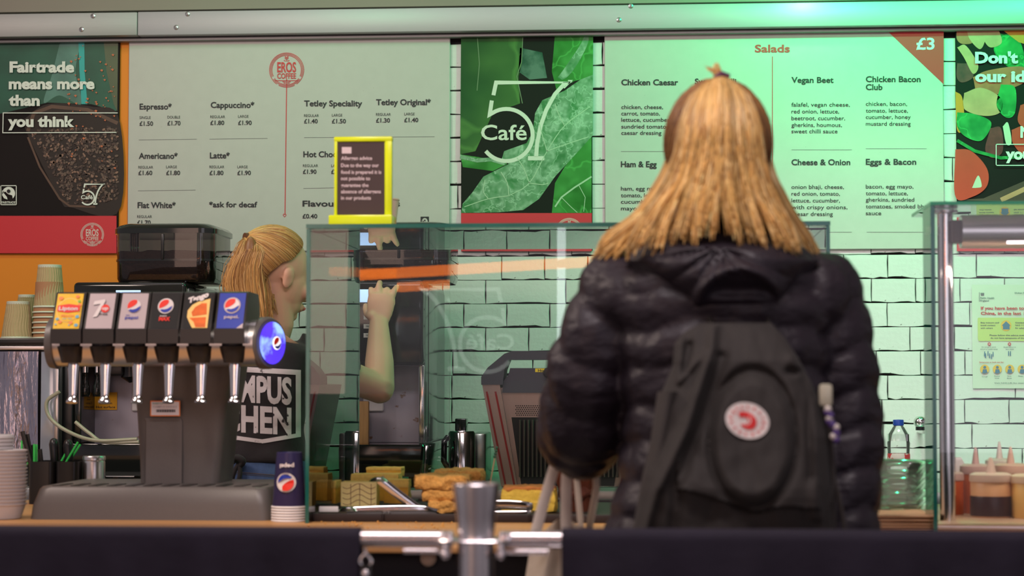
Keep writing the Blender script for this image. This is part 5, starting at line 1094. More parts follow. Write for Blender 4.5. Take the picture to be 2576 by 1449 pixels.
# ---------------------------------------------------------------- staff member
YS = 5.25; C = W(698, 688, YS); fdir = Vector((.77, .64, 0)).normalized()
st = thing('person', 'staff member with a blonde ponytail and black printed T-shirt, reaching up to the machine', 'person', (C.x, YS, 0))
g = G(); at, M3 = head(g, C, fdir, .30)
V = lambda x, y, Y: W(x, y, Y)
g.tube([C+Vector((-.012, -.012, -.03)), V(690, 815, 5.245), V(672, 860, 5.25), V(660, 900, 5.25)], [.058, .052, .056, .07], 18)
sh_r, el, wr = V(782, 903, 5.27), V(955, 978, 5.37), V(953, 815, 5.50)
g.tube([sh_r, (sh_r+el)/2+Vector((0, 0, -.004)), el], [.050, .044, .040], 18, roundcap=True); g.tube([el, el*.6+wr*.4, wr], [.041, .040, .027], 18, roundcap=True)
hand(g, wr, (.06, .30, 1), (0, 1, -.1), (-1, .1, 0), [(24, 66, 40), (8, 44, 30), (20, 60, 30), (4, 30, 20)], spread=1.0, s=1.0, thumb=(.4, .4, .8))
sh_l = V(520, 905, 5.22); lw = sh_l+Vector((.05, .16, -.42)); le = sh_l+Vector((-.04, .02, -.27))
g.tube([sh_l, (sh_l+le)/2, le], [.050, .044, .038], 18, roundcap=True); g.tube([le, (le+lw)/2, lw], [.039, .035, .026], 18, roundcap=True)
hand(g, lw, (.2, .85, -.3), (0, -.3, -1), (1, 0, 0), [(12, 20, 12)]*4, spread=.3, s=.98)
tor = [(862, 610, 760, .055), (885, 545, 790, .085), (930, 535, 782, .100), (1000, 548, 770, .102), (1080, 556, 758, .095), (1140, 552, 760, .10), (1210, 538, 772, .115), (1260, 540, 772, .115)]
def torso(g, tab, Y, grow=0, n=36, rot=0):
    rings = []
    for py, xl, xr, dp_ in tab:
        a_, b_ = W(xl, py, Y), W(xr, py, Y); c = (a_+b_)/2; hw = (b_.x-a_.x)/2+grow; ring = []
        for k in range(n):
            t = 2*math.pi*k/n; x = math.copysign(abs(math.cos(t))**.85, math.cos(t))*hw; y = math.copysign(abs(math.sin(t))**.85, math.sin(t))*(dp_+grow)
            ring.append(Vector((c.x+x*math.cos(rot)-y*math.sin(rot)*.0, c.y+y+x*math.sin(rot), c.z)))
        rings.append(ring[::-1])
    return g.loft(rings)
torso(g, tor, YS, -.006, rot=-.12)
hipc = V(655, 1260, YS)
for k in (-1, 1):
    h = hipc+Vector((k*.062, 0, 0)); g.tube([h+Vector((0, 0, .03)), Vector((h.x, h.y, .70)), Vector((h.x+k*.005, h.y-.005, .48)), Vector((h.x, h.y+.01, .08))], [.082, .078, .056, .038], 18)
    g.tube([(h.x, h.y-.03, .045), (h.x, h.y+.05, .04), (h.x, h.y+.14, .03)], [.035, .035, .025], 14, roundcap=True)
body = part('body', g, m_skin, st, remesh=.0045, iters=3); face_bits(st, at, M3)
# T-shirt
g = G(); torso(g, [(858, 620, 752, .06), (868, 590, 772, .078)]+[(a_, b_, c_, d_) for a_, b_, c_, d_ in tor[1:5]]+[(1125, 552, 764, .10), (1162, 552, 766, .104)], YS, .008, rot=-.12)
g.tube([V(745, 893, 5.26), sh_r, sh_r*.62+el*.38, sh_r*.42+el*.58], [.062, .062, .056, .058], 22)
g.tube([V(560, 895, 5.24), sh_l, (sh_l+le)/2], [.062, .060, .058], 22)
g.tube([V(678, 842, 5.25), V(672, 866, 5.25)], [.060, .066], 22)
# folds
ts = part('tshirt', g, m_shirt, st, remesh=.006, iters=4)
for v in ts.data.vertices:
    p = v.co; v.co.y += .006*noise.noise(Vector((p.x*9, p.y*4, p.z*13)))+.004*noise.noise(Vector((p.x*22+p.z*9, 0, p.z*26)))
m_print = pm('cracked_white_print', (.62, .57, .58), .7, nz=(40, .12), col2=(.03, .025, .028), thr=(.63, .66, 34))
a = Art(lambda u, v, l: W(u, v+(u-690)*.055, 5.08-l), .0)
a.text('CAMPUS', 528, 734, 1013, 62, 1.9, 0, 0); a.text('KITCHEN', 462, 733, 1089, 62, 1.9, 0, 0)
a.rect(505, 927, 757, 940, 0); a.rect(744, 927, 757, 1092, 0); a.rect(505, 927, 517, 1100, 0); a.line([(505, 1100), (600, 1107), (660, 1112), (757, 1090)], 10, 0)
tp_ = a.build('tshirt_print', [m_print], st, 'cracked white lettering in a white frame')
def drape_cam(o, tgt, lift=.002, cut=.012):
    off = _org(o); me = o.data; bv = bvh_of(tgt); bm = bmesh.new(); bm.from_mesh(me); bmesh.ops.triangulate(bm, faces=list(bm.faces))
    for _ in range(6):
        e = [e for e in bm.edges if e.calc_length() > cut]
        if not e: break
        bmesh.ops.subdivide_edges(bm, edges=e, cuts=1); bmesh.ops.triangulate(bm, faces=[f for f in bm.faces if len(f.verts) > 3])
    dead = []
    for v in bm.verts:
        p = v.co+off; d = (p-CAM).normalized(); h = bv.ray_cast(CAM, d)
        if h[0] is not None: v.co = h[0]-d*lift-off
        else: dead.append(v)
    if dead: bmesh.ops.delete(bm, geom=dead, context='VERTS')
    bm.to_mesh(me); bm.free(); me.update()
drape_cam(tp_, ts)
# jeans, apron, shoes
g = G(); torso(g, [(1150, 552, 764, .098)]+tor[6:], YS, .007, rot=-.12)
for k in (-1, 1):
    h = hipc+Vector((k*.062, 0, 0)); g.tube([h+Vector((0, 0, .03)), Vector((h.x, h.y, .70)), Vector((h.x+k*.005, h.y-.005, .48)), Vector((h.x, h.y+.01, .07))], [.092, .086, .064, .056], 20)
jn = part('jeans', g, m_jean, st, remesh=.008, iters=3)
for v in jn.data.vertices: v.co.y += .005*noise.noise(v.co*14)
a = Art(lambda u, v, l: W(u, v, 5.05-l), .0); a.line([(560, 1186), (640, 1191), (700, 1196), (750, 1200)], 2.0); a.line([(560, 1190), (640, 1195), (700, 1200), (750, 1204)], 1.0)
drape_cam(a.build('waistband_seam', [pm('seam_tan', (.08, .06, .06), .8)], st), jn, .002)
for k in (-1, 1): h = hipc+Vector((k*.062, 0, 0)); part('shoe', G().tube([(h.x, h.y-.06, .05), (h.x, h.y, .055), (h.x, h.y+.09, .045), (h.x, h.y+.16, .04)], [.038, .045, .042, .034], 16, roundcap=True), m_boot, st)
m_apron = pm('apron_beige', (.40, .27, .17), .85, nz=(40, .15), bump=(60, .3, .002))
ap = part('apron', G().grid(lambda u, v: W(664+(112)*u+8*v*(1-u), 1166+v*110-u*30*(1-v), YS-.105+.20*u+.05*u*u), 16, 14), m_apron, st)
m = ap.modifiers.new('s', 'SOLIDIFY'); m.thickness = .004
part('apron_strap', G().tube(catmull([V(690, 826, 5.185), V(712, 848, 5.182), V(742, 868, 5.19), V(775, 885, 5.24)], 12), .0085, 8, sq=.2, up=(0, 0, 1)), m_apron, st)
part('apron_string', G().tube(catmull([V(606, 1158, 5.135), V(590, 1185, 5.12), V(582, 1215, 5.12), V(574, 1250, 5.13)], 14), .006, 10), m_shirt, st)
part('apron_string', G().tube(catmull([V(598, 1160, 5.135), V(604, 1190, 5.12), V(596, 1225, 5.12), V(594, 1256, 5.13)], 14), .006, 10), m_shirt, st)
part('apron_knot', G().tube(catmull([V(585, 1162, 5.13), V(596, 1150, 5.115), V(612, 1160, 5.115), V(604, 1172, 5.13)], 12), .008, 10), m_shirt, st)
# hair
rng = random.Random(21); f2 = fdir; rt_ = Vector((f2.y, -f2.x, 0)); EL = Vector((.080, .101, .100)); HC = C+Vector((0, 0, .020))-f2*.012
def hp(az, z, k=1.0):
    """point on the hair shell: azimuth from the face direction, height above the centre"""
    q = math.sqrt(max(0, 1-(z/EL.z)**2)); return HC+(f2*math.cos(az)*EL.y*q+rt_*math.sin(az)*EL.x*q)*k+Vector((0, 0, z*k))
def dirn(p): d = p-HC; return Vector((d.dot(rt_)/EL.x, d.dot(f2)/EL.y, d.z/EL.z)).normalized()
def frm(d, k): return HC+rt_*d.x*EL.x*k+f2*d.y*EL.y*k+Vector((0, 0, d.z*EL.z*k))
HL = [(0, .072), (35, .066), (62, .040), (85, .012), (100, .004), (118, -.020), (135, -.060), (180, -.088)]
TD = dirn(HC-f2*.080+Vector((0, 0, .070))); T = frm(TD, 1.10)
SS = []
for i in range(3200):
    az = rng.uniform(-180, 180); z = interp(HL, abs(az))+abs(rng.gauss(0, .018))*(0 if rng.random() < .5 else 1); z = min(z, .085)
    d0 = dirn(hp(R_(az), z)); k = 1.03+rng.uniform(0, .035); P = []
    for j in range(6):
        t = j/5; d = (d0*(1-t)+TD*t).normalized(); P.append(frm(d, k+.03*math.sin(math.pi*t)*rng.uniform(.5, 1)+.06*t**3))
    if (d0+TD).length < .5: continue
    SS.append(P)
pc0 = [(646, 604), (634, 622), (618, 680), (622, 740), (640, 800), (655, 836)]; pw = [14, 32, 42, 46, 32, 14]
for i in range(2600):
    s_ = rng.uniform(-1, 1); s_ = s_*abs(s_)**.1; dd = rng.uniform(-1, 1); L = rng.uniform(.72, 1.0); P = [T-(f2*.0)]
    lt = T.y-.03
    for j in range(1, 6):
        t = j/5*L*5; k = min(int(t), 4); fr = t-k; x = pc0[k][0]+(pc0[min(k+1, 5)][0]-pc0[k][0])*fr; y = pc0[k][1]+(pc0[min(k+1, 5)][1]-pc0[k][1])*fr; w_ = pw[k]+(pw[min(k+1, 5)]-pw[k])*fr
        P.append(W(x+s_*w_+rng.gauss(0, 1.6), y+6*abs(s_)*(1 if j < 3 else -1), lt+dd*.022*math.sqrt(max(0, 1-s_*s_*.8))*min(1, j/2)))
    SS.append(P)
for i in range(60):
    s_ = rng.choice((-1, 1)); P = [T]+[W(pc0[j][0]+s_*pw[j]*(1.0+.16*j*rng.random()*.6)+rng.gauss(0, 4), pc0[j][1]+rng.gauss(0, 6), T.y-.02) for j in range(1, 6)]; SS.append(P)
for i in range(90):   # loose hairs at the nape
    az = rng.uniform(110, 200); d0 = hp(R_(az), -.075, 1.03); SS.append([d0+Vector((0, 0, .02)), d0, d0+Vector((rng.uniform(-.01, .01), rng.uniform(-.012, .0), -.03)), d0+Vector((rng.uniform(-.015, .015), rng.uniform(-.012, .0), -.055))])
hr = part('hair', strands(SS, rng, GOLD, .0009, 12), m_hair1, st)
g = G(); rings = []
for j in range(10):
    t = j/9; ring = []
    for k in range(48):
        az = 360*k/48-180; d0 = dirn(hp(R_(az), interp(HL, abs(az)))); d = (d0*(1-t*.98)+TD*t*.98).normalized(); ring.append(frm(d, 1.02+.03*math.sin(math.pi*t)))
    rings.append(ring)
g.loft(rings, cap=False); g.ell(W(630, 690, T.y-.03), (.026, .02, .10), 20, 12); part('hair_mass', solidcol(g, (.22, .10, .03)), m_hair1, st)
part('hair_tie', G().tube([T+f2*.006, T-f2*.004], [.012, .012], 16), pm('tie_brown', (.12, .05, .02), .6), st)
# ---------------------------------------------------------------- customer
YP = 3.32; C = W(1806, 372, YP+.01)
cu = thing('person', 'customer seen from behind with long half-up blonde hair and a black puffer jacket', 'person', (C.x, YP, 0))
g = G(); at, M3 = head(g, C, (.05, 1), .05, 1.02)
g.tube([C+Vector((0, -.01, -.04)), V(1806, 560, YP), V(1806, 640, YP)], [.060, .056, .075], 18)
BT = [(640, 1640, 1975, .07), (690, 1560, 2060, .105), (760, 1560, 2070, .12), (900, 1590, 2050, .125), (1050, 1610, 2040, .115), (1200, 1590, 2060, .12), (1340, 1560, 2090, .135), (1440, 1560, 2090, .135)]
torso(g, BT, YP, -.01)
LA = [(1560, 745, 3.32), (1500, 880, 3.32), (1474, 1010, 3.35), (1466, 1078, 3.40), (1462, 1098, 3.50), (1456, 1106, 3.60)]; LR = [.066, .064, .068, .074, .066, .052]
RA = [(2065, 750, 3.32), (2105, 890, 3.32), (2122, 1040, 3.32), (2126, 1190, 3.31), (2124, 1340, 3.30), (2122, 1400, 3.30)]; RR = [.066, .060, .058, .056, .052, .050]
g.tube(catmull([V(*p) for p in LA], 14), [r*.66 for r in [LR[min(5, int(i/13*5))] for i in range(14)]], 16, roundcap=True)
g.tube(catmull([V(*p) for p in RA], 14), [r*.66 for r in [RR[min(5, int(i/13*5))] for i in range(14)]], 16, roundcap=True)
hl_ = V(1456, 1106, 3.60); hand(g, hl_, (.12, 1, -.1), (0, -.35, -1), (1, 0, 0), [(80, 95, 60)]*4, s=.98); hand(g, V(2122, 1408, 3.30), (0, .1, -1), (-1, 0, 0), (0, 1, 0), [(18, 22, 15), (20, 25, 15), (24, 28, 18), (28, 30, 20)], s=.98)
hipc = V(1825, 1480, YP)
for k in (-1, 1):
    h = hipc+Vector((k*.085, 0, 0)); g.tube([h+Vector((0, 0, .06)), Vector((h.x, h.y, .70)), Vector((h.x, h.y-.005, .48)), Vector((h.x, h.y-.01, .08))], [.098, .085, .058, .038], 18)
    g.tube([(h.x, h.y-.04, .045), (h.x, h.y+.05, .04), (h.x, h.y+.14, .03)], [.035, .035, .025], 14, roundcap=True)
part('body', g, m_skin, cu, remesh=.006, iters=3); face_bits(cu, at, M3, 1.02)
# jacket
def puff(s, per, amp): return amp*(abs(math.sin(math.pi*s/per))**.55-.62)
g = G(); rings = []; JT = [(612, 1668, 1945, .075), (650, 1600, 2015, .105), (700, 1535, 2080, .135), (760, 1520, 2095, .150), (900, 1560, 2085, .160), (1050, 1575, 2080, .155), (1200, 1560, 2095, .160), (1340, 1525, 2125, .170), (1480, 1515, 2130, .175)]
n = 72; py = 612
while py <= 1480:
    xl, xr, dp_ = (interp([(r[0], r[i]) for r in JT], py) for i in (1, 2, 3)); a_, b_ = W(xl, py, YP), W(xr, py, YP); c = (a_+b_)/2; hw = (b_.x-a_.x)/2; ring = []
    for k in range(n):
        t = 2*math.pi*k/n; q = puff(py+12*math.sin(t*3)+8*math.sin(t*7+1), 92, .0125); x = math.copysign(abs(math.cos(t))**.8, math.cos(t))*(hw+q); y = math.copysign(abs(math.sin(t))**.8, math.sin(t))*(dp_+q); ring.append(Vector((c.x+x, c.y+y, c.z)))
    rings.append(ring[::-1]); py += 6
g.loft(rings)
def sleeve(g, P, R, per, amp, skew=0, n=60, m=130):
    Q = catmull([V(*p) for p in P], m); L = 0; up = Vector((0, 1, 0)); prev = None; rings = []; N = None
    for i, p in enumerate(Q):
        T_ = (Q[min(i+1, m-1)]-Q[max(i-1, 0)]).normalized(); N = (up-T_*up.dot(T_)).normalized() if N is None else (N-T_*N.dot(T_)).normalized(); B = T_.cross(N)
        if i: L += (p-Q[i-1]).length
        u = i/(m-1)*(len(R)-1); k = min(int(u), len(R)-2); r = R[k]+(R[k+1]-R[k])*(u-k)
        rings.append([p+(N*math.cos(2*math.pi*j/n)+B*math.sin(2*math.pi*j/n))*(r+puff(L+skew*math.cos(2*math.pi*j/n+1.2)+.005*math.sin(3*2*math.pi*j/n), per, amp)) for j in range(n)])
    g.loft(rings)
sleeve(g, [(1590, 715, 3.32)]+LA, [.060]+[r+.004 for r in LR], .070, .011, .014); sleeve(g, [(2035, 715, 3.32)]+RA, [.060]+[r+.003 for r in RR], .066, .010, -.012)
# shoulders
g.ell(V(1572, 745, 3.32), (.062, .10, .075), 24, 16); g.ell(V(2055, 748, 3.32), (.062, .10, .075), 24, 16)
jk = part('jacket', g, m_puffer, cu, remesh=.006, iters=2)
# fine gathers next to the seams
nrm_ = [v.normal.copy() for v in jk.data.vertices]
for v, nn_ in zip(jk.data.vertices, nrm_):
    p = v.co.copy(); v.co = p+nn_*(.0032*noise.noise(Vector((p.x*34, p.y*34, p.z*13)))+.0065*noise.noise(Vector((p.x*8, p.y*8, p.z*17)))+.0016*noise.noise(Vector((p.x*22, p.y*22, p.z*70))))
# stand-up collar
g = G(); rings = []
for j in range(30):
    py = 528+j*4; ring = []
    hw = interp([(528, .058), (560, .068), (600, .082), (650, .115)], py)
    for k in range(56):
        t = 2*math.pi*k/56; q = puff(py-528, 40, .014); c = V(1808, py, YP); ring.append(Vector((c.x+math.cos(t)*(hw+q), c.y+.005+math.sin(t)*(hw*1.0+q), c.z)))
    rings.append(ring[::-1])
g.loft(rings); part('collar', g, m_puffer, cu, remesh=.005, iters=2)
# hood hanging on the back
HLft = [(585, 1655), (620, 1600), (655, 1572), (700, 1625), (745, 1690), (790, 1740), (825, 1775)]; HRgt = [(585, 1960), (620, 2020), (655, 2062), (700, 2030), (745, 1995), (790, 1975), (825, 1940)]
def hood(u, v, off=0.):
    py = 588+v*240; xl, xr = interp(HLft, py), interp(HRgt, py); x = xl+(xr-xl)*u; e = (1-(2*u-1)**4)*min(1, v*5+.25)*min(1, (1-v)*7)
    dome = .075*math.sqrt(max(0, 1-(2*u-1)**2*.85))*(.55+.45*math.sin(min(1, v*1.15)*math.pi*.9))
    arc = math.hypot((x-1862)/105, (py-800)/112); ridge = .020*math.exp(-((arc-1.12)/.16)**2)-.030*max(0, 1-arc)**.5 if arc < 1.6 else 0
    rad = math.atan2(py-620, x-1808); pl_ = .012*(abs(math.sin(rad*7.5))**.5-.6)*e if arc > 1 else .006*math.sin(py*.11)
    return W(x, py, 3.205-(dome+ridge+pl_)*e-.0+(1-e)*.03)
gr = G().grid(hood, 90, 70); nv = len(gr.v)
back = G().grid(lambda u, v: hood(u, v)*1.0+Vector((0, .05 if .02 < u < .98 and .02 < v < .98 else .012, 0)), 90, 70); back.f = [f[::-1] for f in back.f]; gr.join(back)
for i in range(89):
    gr.f += [(i, i+nv, i+1+nv, i+1), ((69*90+i), (69*90+i+1), (69*90+i+1+nv), (69*90+i+nv))]; gr.m += [0, 0]
for j in range(69): gr.f += [(j*90, (j+1)*90, (j+1)*90+nv, j*90+nv), (j*90+89, j*90+89+nv, (j+1)*90+89+nv, (j+1)*90+89)]; gr.m += [0, 0]
part('hood', gr, m_puffer, cu, angle=80)
g = G(); torso(g, [(1400, 1560, 2090, .13), (1480, 1565, 2085, .13), (1540, 1570, 2080, .13)], YP, .01)
for k in (-1, 1):
    h = hipc+Vector((k*.085, 0, 0)); g.tube([h+Vector((0, 0, .06)), Vector((h.x, h.y, .70)), Vector((h.x, h.y-.005, .48)), Vector((h.x, h.y-.01, .07))], [.108, .094, .066, .056], 20)
    part('shoe', G().tube([(h.x, h.y-.07, .05), (h.x, h.y, .055), (h.x, h.y+.09, .045), (h.x, h.y+.16, .04)], [.038, .045, .042, .034], 16, roundcap=True), m_boot, cu)
part('trousers', g, pm('trousers_dark', (.02, .022, .035), .8), cu, remesh=.009, iters=3)
# hair
rng = random.Random(33); SS = []; SC_ = []; HC = C+Vector((0, -.005, .004)); EL = Vector((.087, .102, .106)); f2 = Vector((0, 1, 0)); rt_ = Vector((1, 0, 0))
T = W(1812, 196, YP-.045); TD = dirn(T)
HW = [(190, 10), (215, 45), (240, 75), (270, 98), (300, 112), (350, 126), (400, 132), (450, 150), (500, 178), (550, 208), (600, 240), (650, 262)]
CX = [(190, 1812), (300, 1811), (400, 1808), (520, 1800), (650, 1800)]
# upper sides pulled up to the tie
for i in range(1500):
    az = rng.uniform(-180, 180); z = rng.uniform(-.035, .035) if abs(az) > 75 else rng.uniform(.045, .07); d0 = dirn(hp(R_(az), z)); k = 1.0+rng.uniform(0, .04); P = []
    for j in range(6): t = j/5; d = (d0*(1-t)+TD*t).normalized(); P.append(frm(d, k+.012*math.sin(math.pi*t)))
    SC_.append(P)
# lower layer falling over the shoulders and the tail in the middle
def fall(s_, y0, yend, Y0, lay, wv, curl, sx=1.0):
    P = []; ph = rng.uniform(0, 6.28)
    for j in range(9):
        t = j/8; y = y0+(yend-y0)*t; hw = interp(HW, y)*sx; x = interp(CX, y)+s_*hw+wv*math.sin(t*5+ph)*t
        if t > .72: x += curl*(t-.72)*3.4; 
        Yk = Y0+lay-.050*math.sqrt(max(0, 1-s_*s_))*min(1, (y-y0)/150)+.05*max(0, 1-(y-y0)/90)
        P.append(W(x, y, Yk))
    return P
YH = YP-.060
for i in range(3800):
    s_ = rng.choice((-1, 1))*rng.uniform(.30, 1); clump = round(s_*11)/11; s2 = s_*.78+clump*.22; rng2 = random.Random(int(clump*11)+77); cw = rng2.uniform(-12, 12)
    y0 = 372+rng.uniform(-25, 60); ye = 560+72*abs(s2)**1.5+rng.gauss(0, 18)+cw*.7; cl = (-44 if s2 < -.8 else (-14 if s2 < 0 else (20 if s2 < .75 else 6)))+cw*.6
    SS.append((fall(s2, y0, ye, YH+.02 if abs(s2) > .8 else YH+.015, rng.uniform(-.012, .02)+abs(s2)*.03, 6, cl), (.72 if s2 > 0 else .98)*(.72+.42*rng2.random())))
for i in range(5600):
    s_ = rng.uniform(-1, 1); clump = round(s_*10)/10; s2 = s_*.87+clump*.13; rng2 = random.Random(int(clump*10)+191); cw = rng2.uniform(-16, 16)
    P = [T+Vector((rng.gauss(0, .004), rng.gauss(0, .004), 0)), W(1811+s2*58, 202+abs(s2)*20, YH-.040), W(1811+s2*90, 250+abs(s2)*22, YH-.078+.03*abs(s2)+rng.uniform(-.008, .008))]
    ye = 548+66*abs(s2)**1.3+cw*.8+rng.gauss(0, 19); kb_ = .68+.56*rng2.random(); ph = rng2.uniform(0, 6.28); flick = rng2.uniform(-16, 16)
    for j in range(1, 8):
        t = j/7; y = 285+(ye-285)*t; hw = interp([(285, 98), (350, 106), (400, 114), (450, 130), (500, 156), (560, 196), (620, 225)], y)
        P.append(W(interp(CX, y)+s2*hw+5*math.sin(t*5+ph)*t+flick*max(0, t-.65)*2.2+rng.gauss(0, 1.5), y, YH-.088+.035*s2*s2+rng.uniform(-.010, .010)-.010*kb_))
    SS.append((P, kb_))
for i in range(26): P = [T+Vector((rng.uniform(-.01, .01), 0, 0)), T+Vector((rng.uniform(-.014, .004), 0, .010)), T+Vector((rng.uniform(-.026, -.002), 0, rng.uniform(.010, .026)))]; SS.append(P)
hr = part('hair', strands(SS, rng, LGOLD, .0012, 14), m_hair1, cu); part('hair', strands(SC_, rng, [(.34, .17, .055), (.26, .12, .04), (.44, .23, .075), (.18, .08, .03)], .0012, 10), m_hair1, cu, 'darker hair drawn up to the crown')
g = G(); rings = []
for j in range(10):
    t = j/9; rings.append([frm((dirn(hp(R_(360*k/40-180), .03 if abs(360*k/40-180) < 75 else -.055))*(1-t*.98)+TD*t*.98).normalized(), 1.02+.02*math.sin(math.pi*t)) for k in range(40)])
g.loft(rings, cap=False)
fr_ = G().grid(lambda u, v: W(interp(CX, 360+v*170)+(2*u-1)*interp(HW, 360+v*170)*.93, 360+v*170+28*abs(2*u-1)**1.5*v, YH+.030-.045*math.sqrt(max(0, 1-(2*u-1)**2))), 24, 16); g.join(fr_)
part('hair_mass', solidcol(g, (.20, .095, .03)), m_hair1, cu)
part('hair_tie', G().tube([T+Vector((-.008, -.004, .0)), T+Vector((.002, -.010, .006)), T+Vector((.014, -.004, .002))], .0042, 12), pm('tie_purple', (.10, .03, .08), .6), cu)
# ---------------------------------------------------------------- backpack
m_pack = pm('backpack_canvas', (.022, .0185, .016), .78, nz=(14, .25), bump=(500, .35, .0008), sheen=.03)
m_packl = pm('backpack_panel', (.036, .031, .028), .75, nz=(14, .2), bump=(500, .35, .0008), sheen=.03)
YK = 3.135; bp = thing('backpack', 'soft dark canvas backpack with a round red and white badge, on the customer\'s back', 'backpack', tuple(W(1860, 1480, YK)))
PL = [(812, 1765), (835, 1722), (865, 1696), (920, 1692), (985, 1665), (1060, 1648), (1200, 1615), (1340, 1590), (1480, 1585)]; PR = [(812, 1940), (850, 1975), (900, 2008), (960, 2040), (1010, 2062), (1100, 2086), (1200, 2092), (1340, 2098), (1480, 2100)]
def segd(p, a_, b_):
    a_, b_, p = Vector(a_), Vector(b_), Vector(p); t = max(0, min(1, (p-a_).dot(b_-a_)/(b_-a_).length_squared)); return (p-(a_+(b_-a_)*t)).length
def pl_d(p, L): return min(segd(p, L[i], L[i+1]) for i in range(len(L)-1))
def pack(u, v, thick=None):
    py = 812+v*668; xl, xr = interp(PL, py), interp(PR, py); x = xl+(xr-xl)*u; p = (x, py)
    e = max(0, 1-abs(2*u-1)**5); top = min(1, math.sqrt(max(0, v)*7)); d = (.045+.085*min(1, v*1.6))*(.28+.72*math.sqrt(e))*top
    if thick is not None: return W(x, py, YK+.004)
    d += .020*math.exp(-(pl_d(p, [(1795, 826), (1790, 880), (1725, 1080), (1650, 1240), (1605, 1400)])/13)**2)+.010*math.exp(-(pl_d(p, [(1715, 850), (1708, 960), (1770, 890)])/8)**2)
    d -= .016*math.exp(-(pl_d(p, [(1815, 900), (1800, 960), (1760, 1080), (1700, 1230), (1690, 1400)])/15)**2)+.012*math.exp(-(pl_d(p, [(1735, 870), (1722, 930)])/12)**2)
    d += .012*math.exp(-(pl_d(p, [(1995, 900), (2030, 960), (2050, 1100), (2052, 1300)])/14)**2)-.014*math.exp(-(pl_d(p, [(1985, 935), (2020, 935), (2035, 1000), (2040, 1200)])/10)**2)
    rr2 = math.hypot((x-1893)/104, (py-1105)/165); d += .014*max(0, min(1, (1.03-rr2)*5))-.012*math.exp(-((rr2-1.06)/.07)**2)
    fl = [(1715, 1230), (1800, 1255), (1900, 1288), (1960, 1275), (2050, 1280)]; yy = interp(fl, x)
    if 1705 < x < 2062: d += (.012 if py < yy else -.006)*min(1, math.exp(-(abs(py-yy)/60)**2)*1.2) if py < yy or py-yy < 90 else 0
    d += .007*noise.noise(Vector((x*.012, py*.007, 3)))+.003*noise.noise(Vector((x*.035, py*.02, 8)))
    return W(x, py, YK-d)
def closed_relief(fn, nu, nv):
    g1 = G().grid(fn, nu, nv); n_ = len(g1.v); g2 = G().grid(lambda u, v: fn(u, v, 1), nu, nv); g2.f = [f[::-1] for f in g2.f]; g1.join(g2)
    for i in range(nu-1): g1.f += [(i, i+n_, i+1+n_, i+1), ((nv-1)*nu+i, (nv-1)*nu+i+1, (nv-1)*nu+i+1+n_, (nv-1)*nu+i+n_)]; g1.m += [0, 0]
    for j in range(nv-1): g1.f += [(j*nu, (j+1)*nu, (j+1)*nu+n_, j*nu+n_), (j*nu+nu-1, j*nu+nu-1+n_, (j+1)*nu+nu-1+n_, (j+1)*nu+nu-1)]; g1.m += [0, 0]
    return g1
pb = part('bag_body', closed_relief(pack, 110, 150), m_pack, bp, angle=80)
# badge
rot_ = lambda x, y: (1880+(x-1880)*math.cos(.33)-(y-1058)*.80*math.sin(.33), 1058+(x-1880)*math.sin(.33)+(y-1058)*.80*math.cos(.33))
a = Art(lambda u, v, l: W(*rot_(u, v), 2.9-l), 0); a.disc(1880, 1058, 56, 0, 0, 48); b1 = a.build('badge', [pm('badge_white', (.66, .60, .56), .5)], bp, 'round white badge')
drape_cam(b1, pb, .004, .010)
a = Art(lambda u, v, l: W(*rot_(u, v), 2.9-l), 0)
a.poly([(1880+p, 1058+q) for p, q in ((-28, -14), (-22, -22), (-8, -26), (6, -24), (20, -14), (26, 2), (22, 18), (10, 26), (-6, 25), (-14, 18), (-4, 14), (4, 4), (0, -6), (-10, -8), (-20, -2), (-24, -8))], 0)
a.line([(1880+p, 1058+q) for p, q in ((0, -14), (8, -4), (6, 8), (-2, 16))], 3, 1)
def ringtext(s, a0, a1, r, top):
    for i, ch in enumerate(s):
        th = R_(a0+(a1-a0)*i/(len(s)-1)); 
        def fn(x, y, th=th):
            # letter drawn around the origin, turned to stand on the ring
            k = 1 if top else -1; X_, Y_ = x*k, y*k; ang = th+math.pi/2
            return (1880+r*math.cos(th)+X_*math.cos(ang)-Y_*math.sin(ang), 1058+r*math.sin(th)+X_*math.sin(ang)+Y_*math.cos(ang))
        a.text(ch, -3.6, 3.6, 4.5 if top else 4.5, 9, 1.6, 0, 0, fn)
ringtext('FJÄLLRÄVEN', 172, 368, 42, True); ringtext('KÅNKEN', 148, 32, 42, False)
b2 = a.build('badge_print', [pm('badge_red', (.62, .02, .02), .5), pm('badge_white', (0, 0, 0))], bp, 'red curled animal emblem with ring lettering'); drape_cam(b2, pb, .0055, .010)
part('zip_strip', G().tube(catmull([W(2062, 985, 3.10), W(2086, 1080, 3.09), W(2096, 1200, 3.085), W(2098, 1400, 3.08)], 20), .004, 8), m_packl, bp)
for P in ([(2098, 1205, 3.09), (2090, 1260, 3.07), (2074, 1330, 3.06), (2064, 1420, 3.06)], [(2099, 1205, 3.09), (2112, 1260, 3.07), (2124, 1330, 3.06), (2130, 1420, 3.06)]): part('strap', G().tube(catmull([W(*p) for p in P], 12), .007, 8, sq=.3), m_packl, bp)
for P in ([(1790, 845, 3.16), (1770, 780, 3.20), (1730, 720, 3.21)], [(1930, 850, 3.16), (1945, 780, 3.20), (1970, 720, 3.21)]): part('shoulder_strap', G().tube(catmull([W(*p) for p in P], 10), .018, 10, sq=.25), m_pack, bp)
part('side_flap', closed_relief(lambda u, v, th=None: W(1592+(1-v)*62+u*(60-v*14)-6*v, 985+v*480, YK-(.012 if th else .055+.03*math.sin(u*3.1)+.012*v)), 16, 60), m_packl, bp)
kc = thing('keychain', 'pale plastic tag and purple beads hanging at the backpack\'s right edge', 'keychain', tuple(W(2080, 1000, 3.07)))
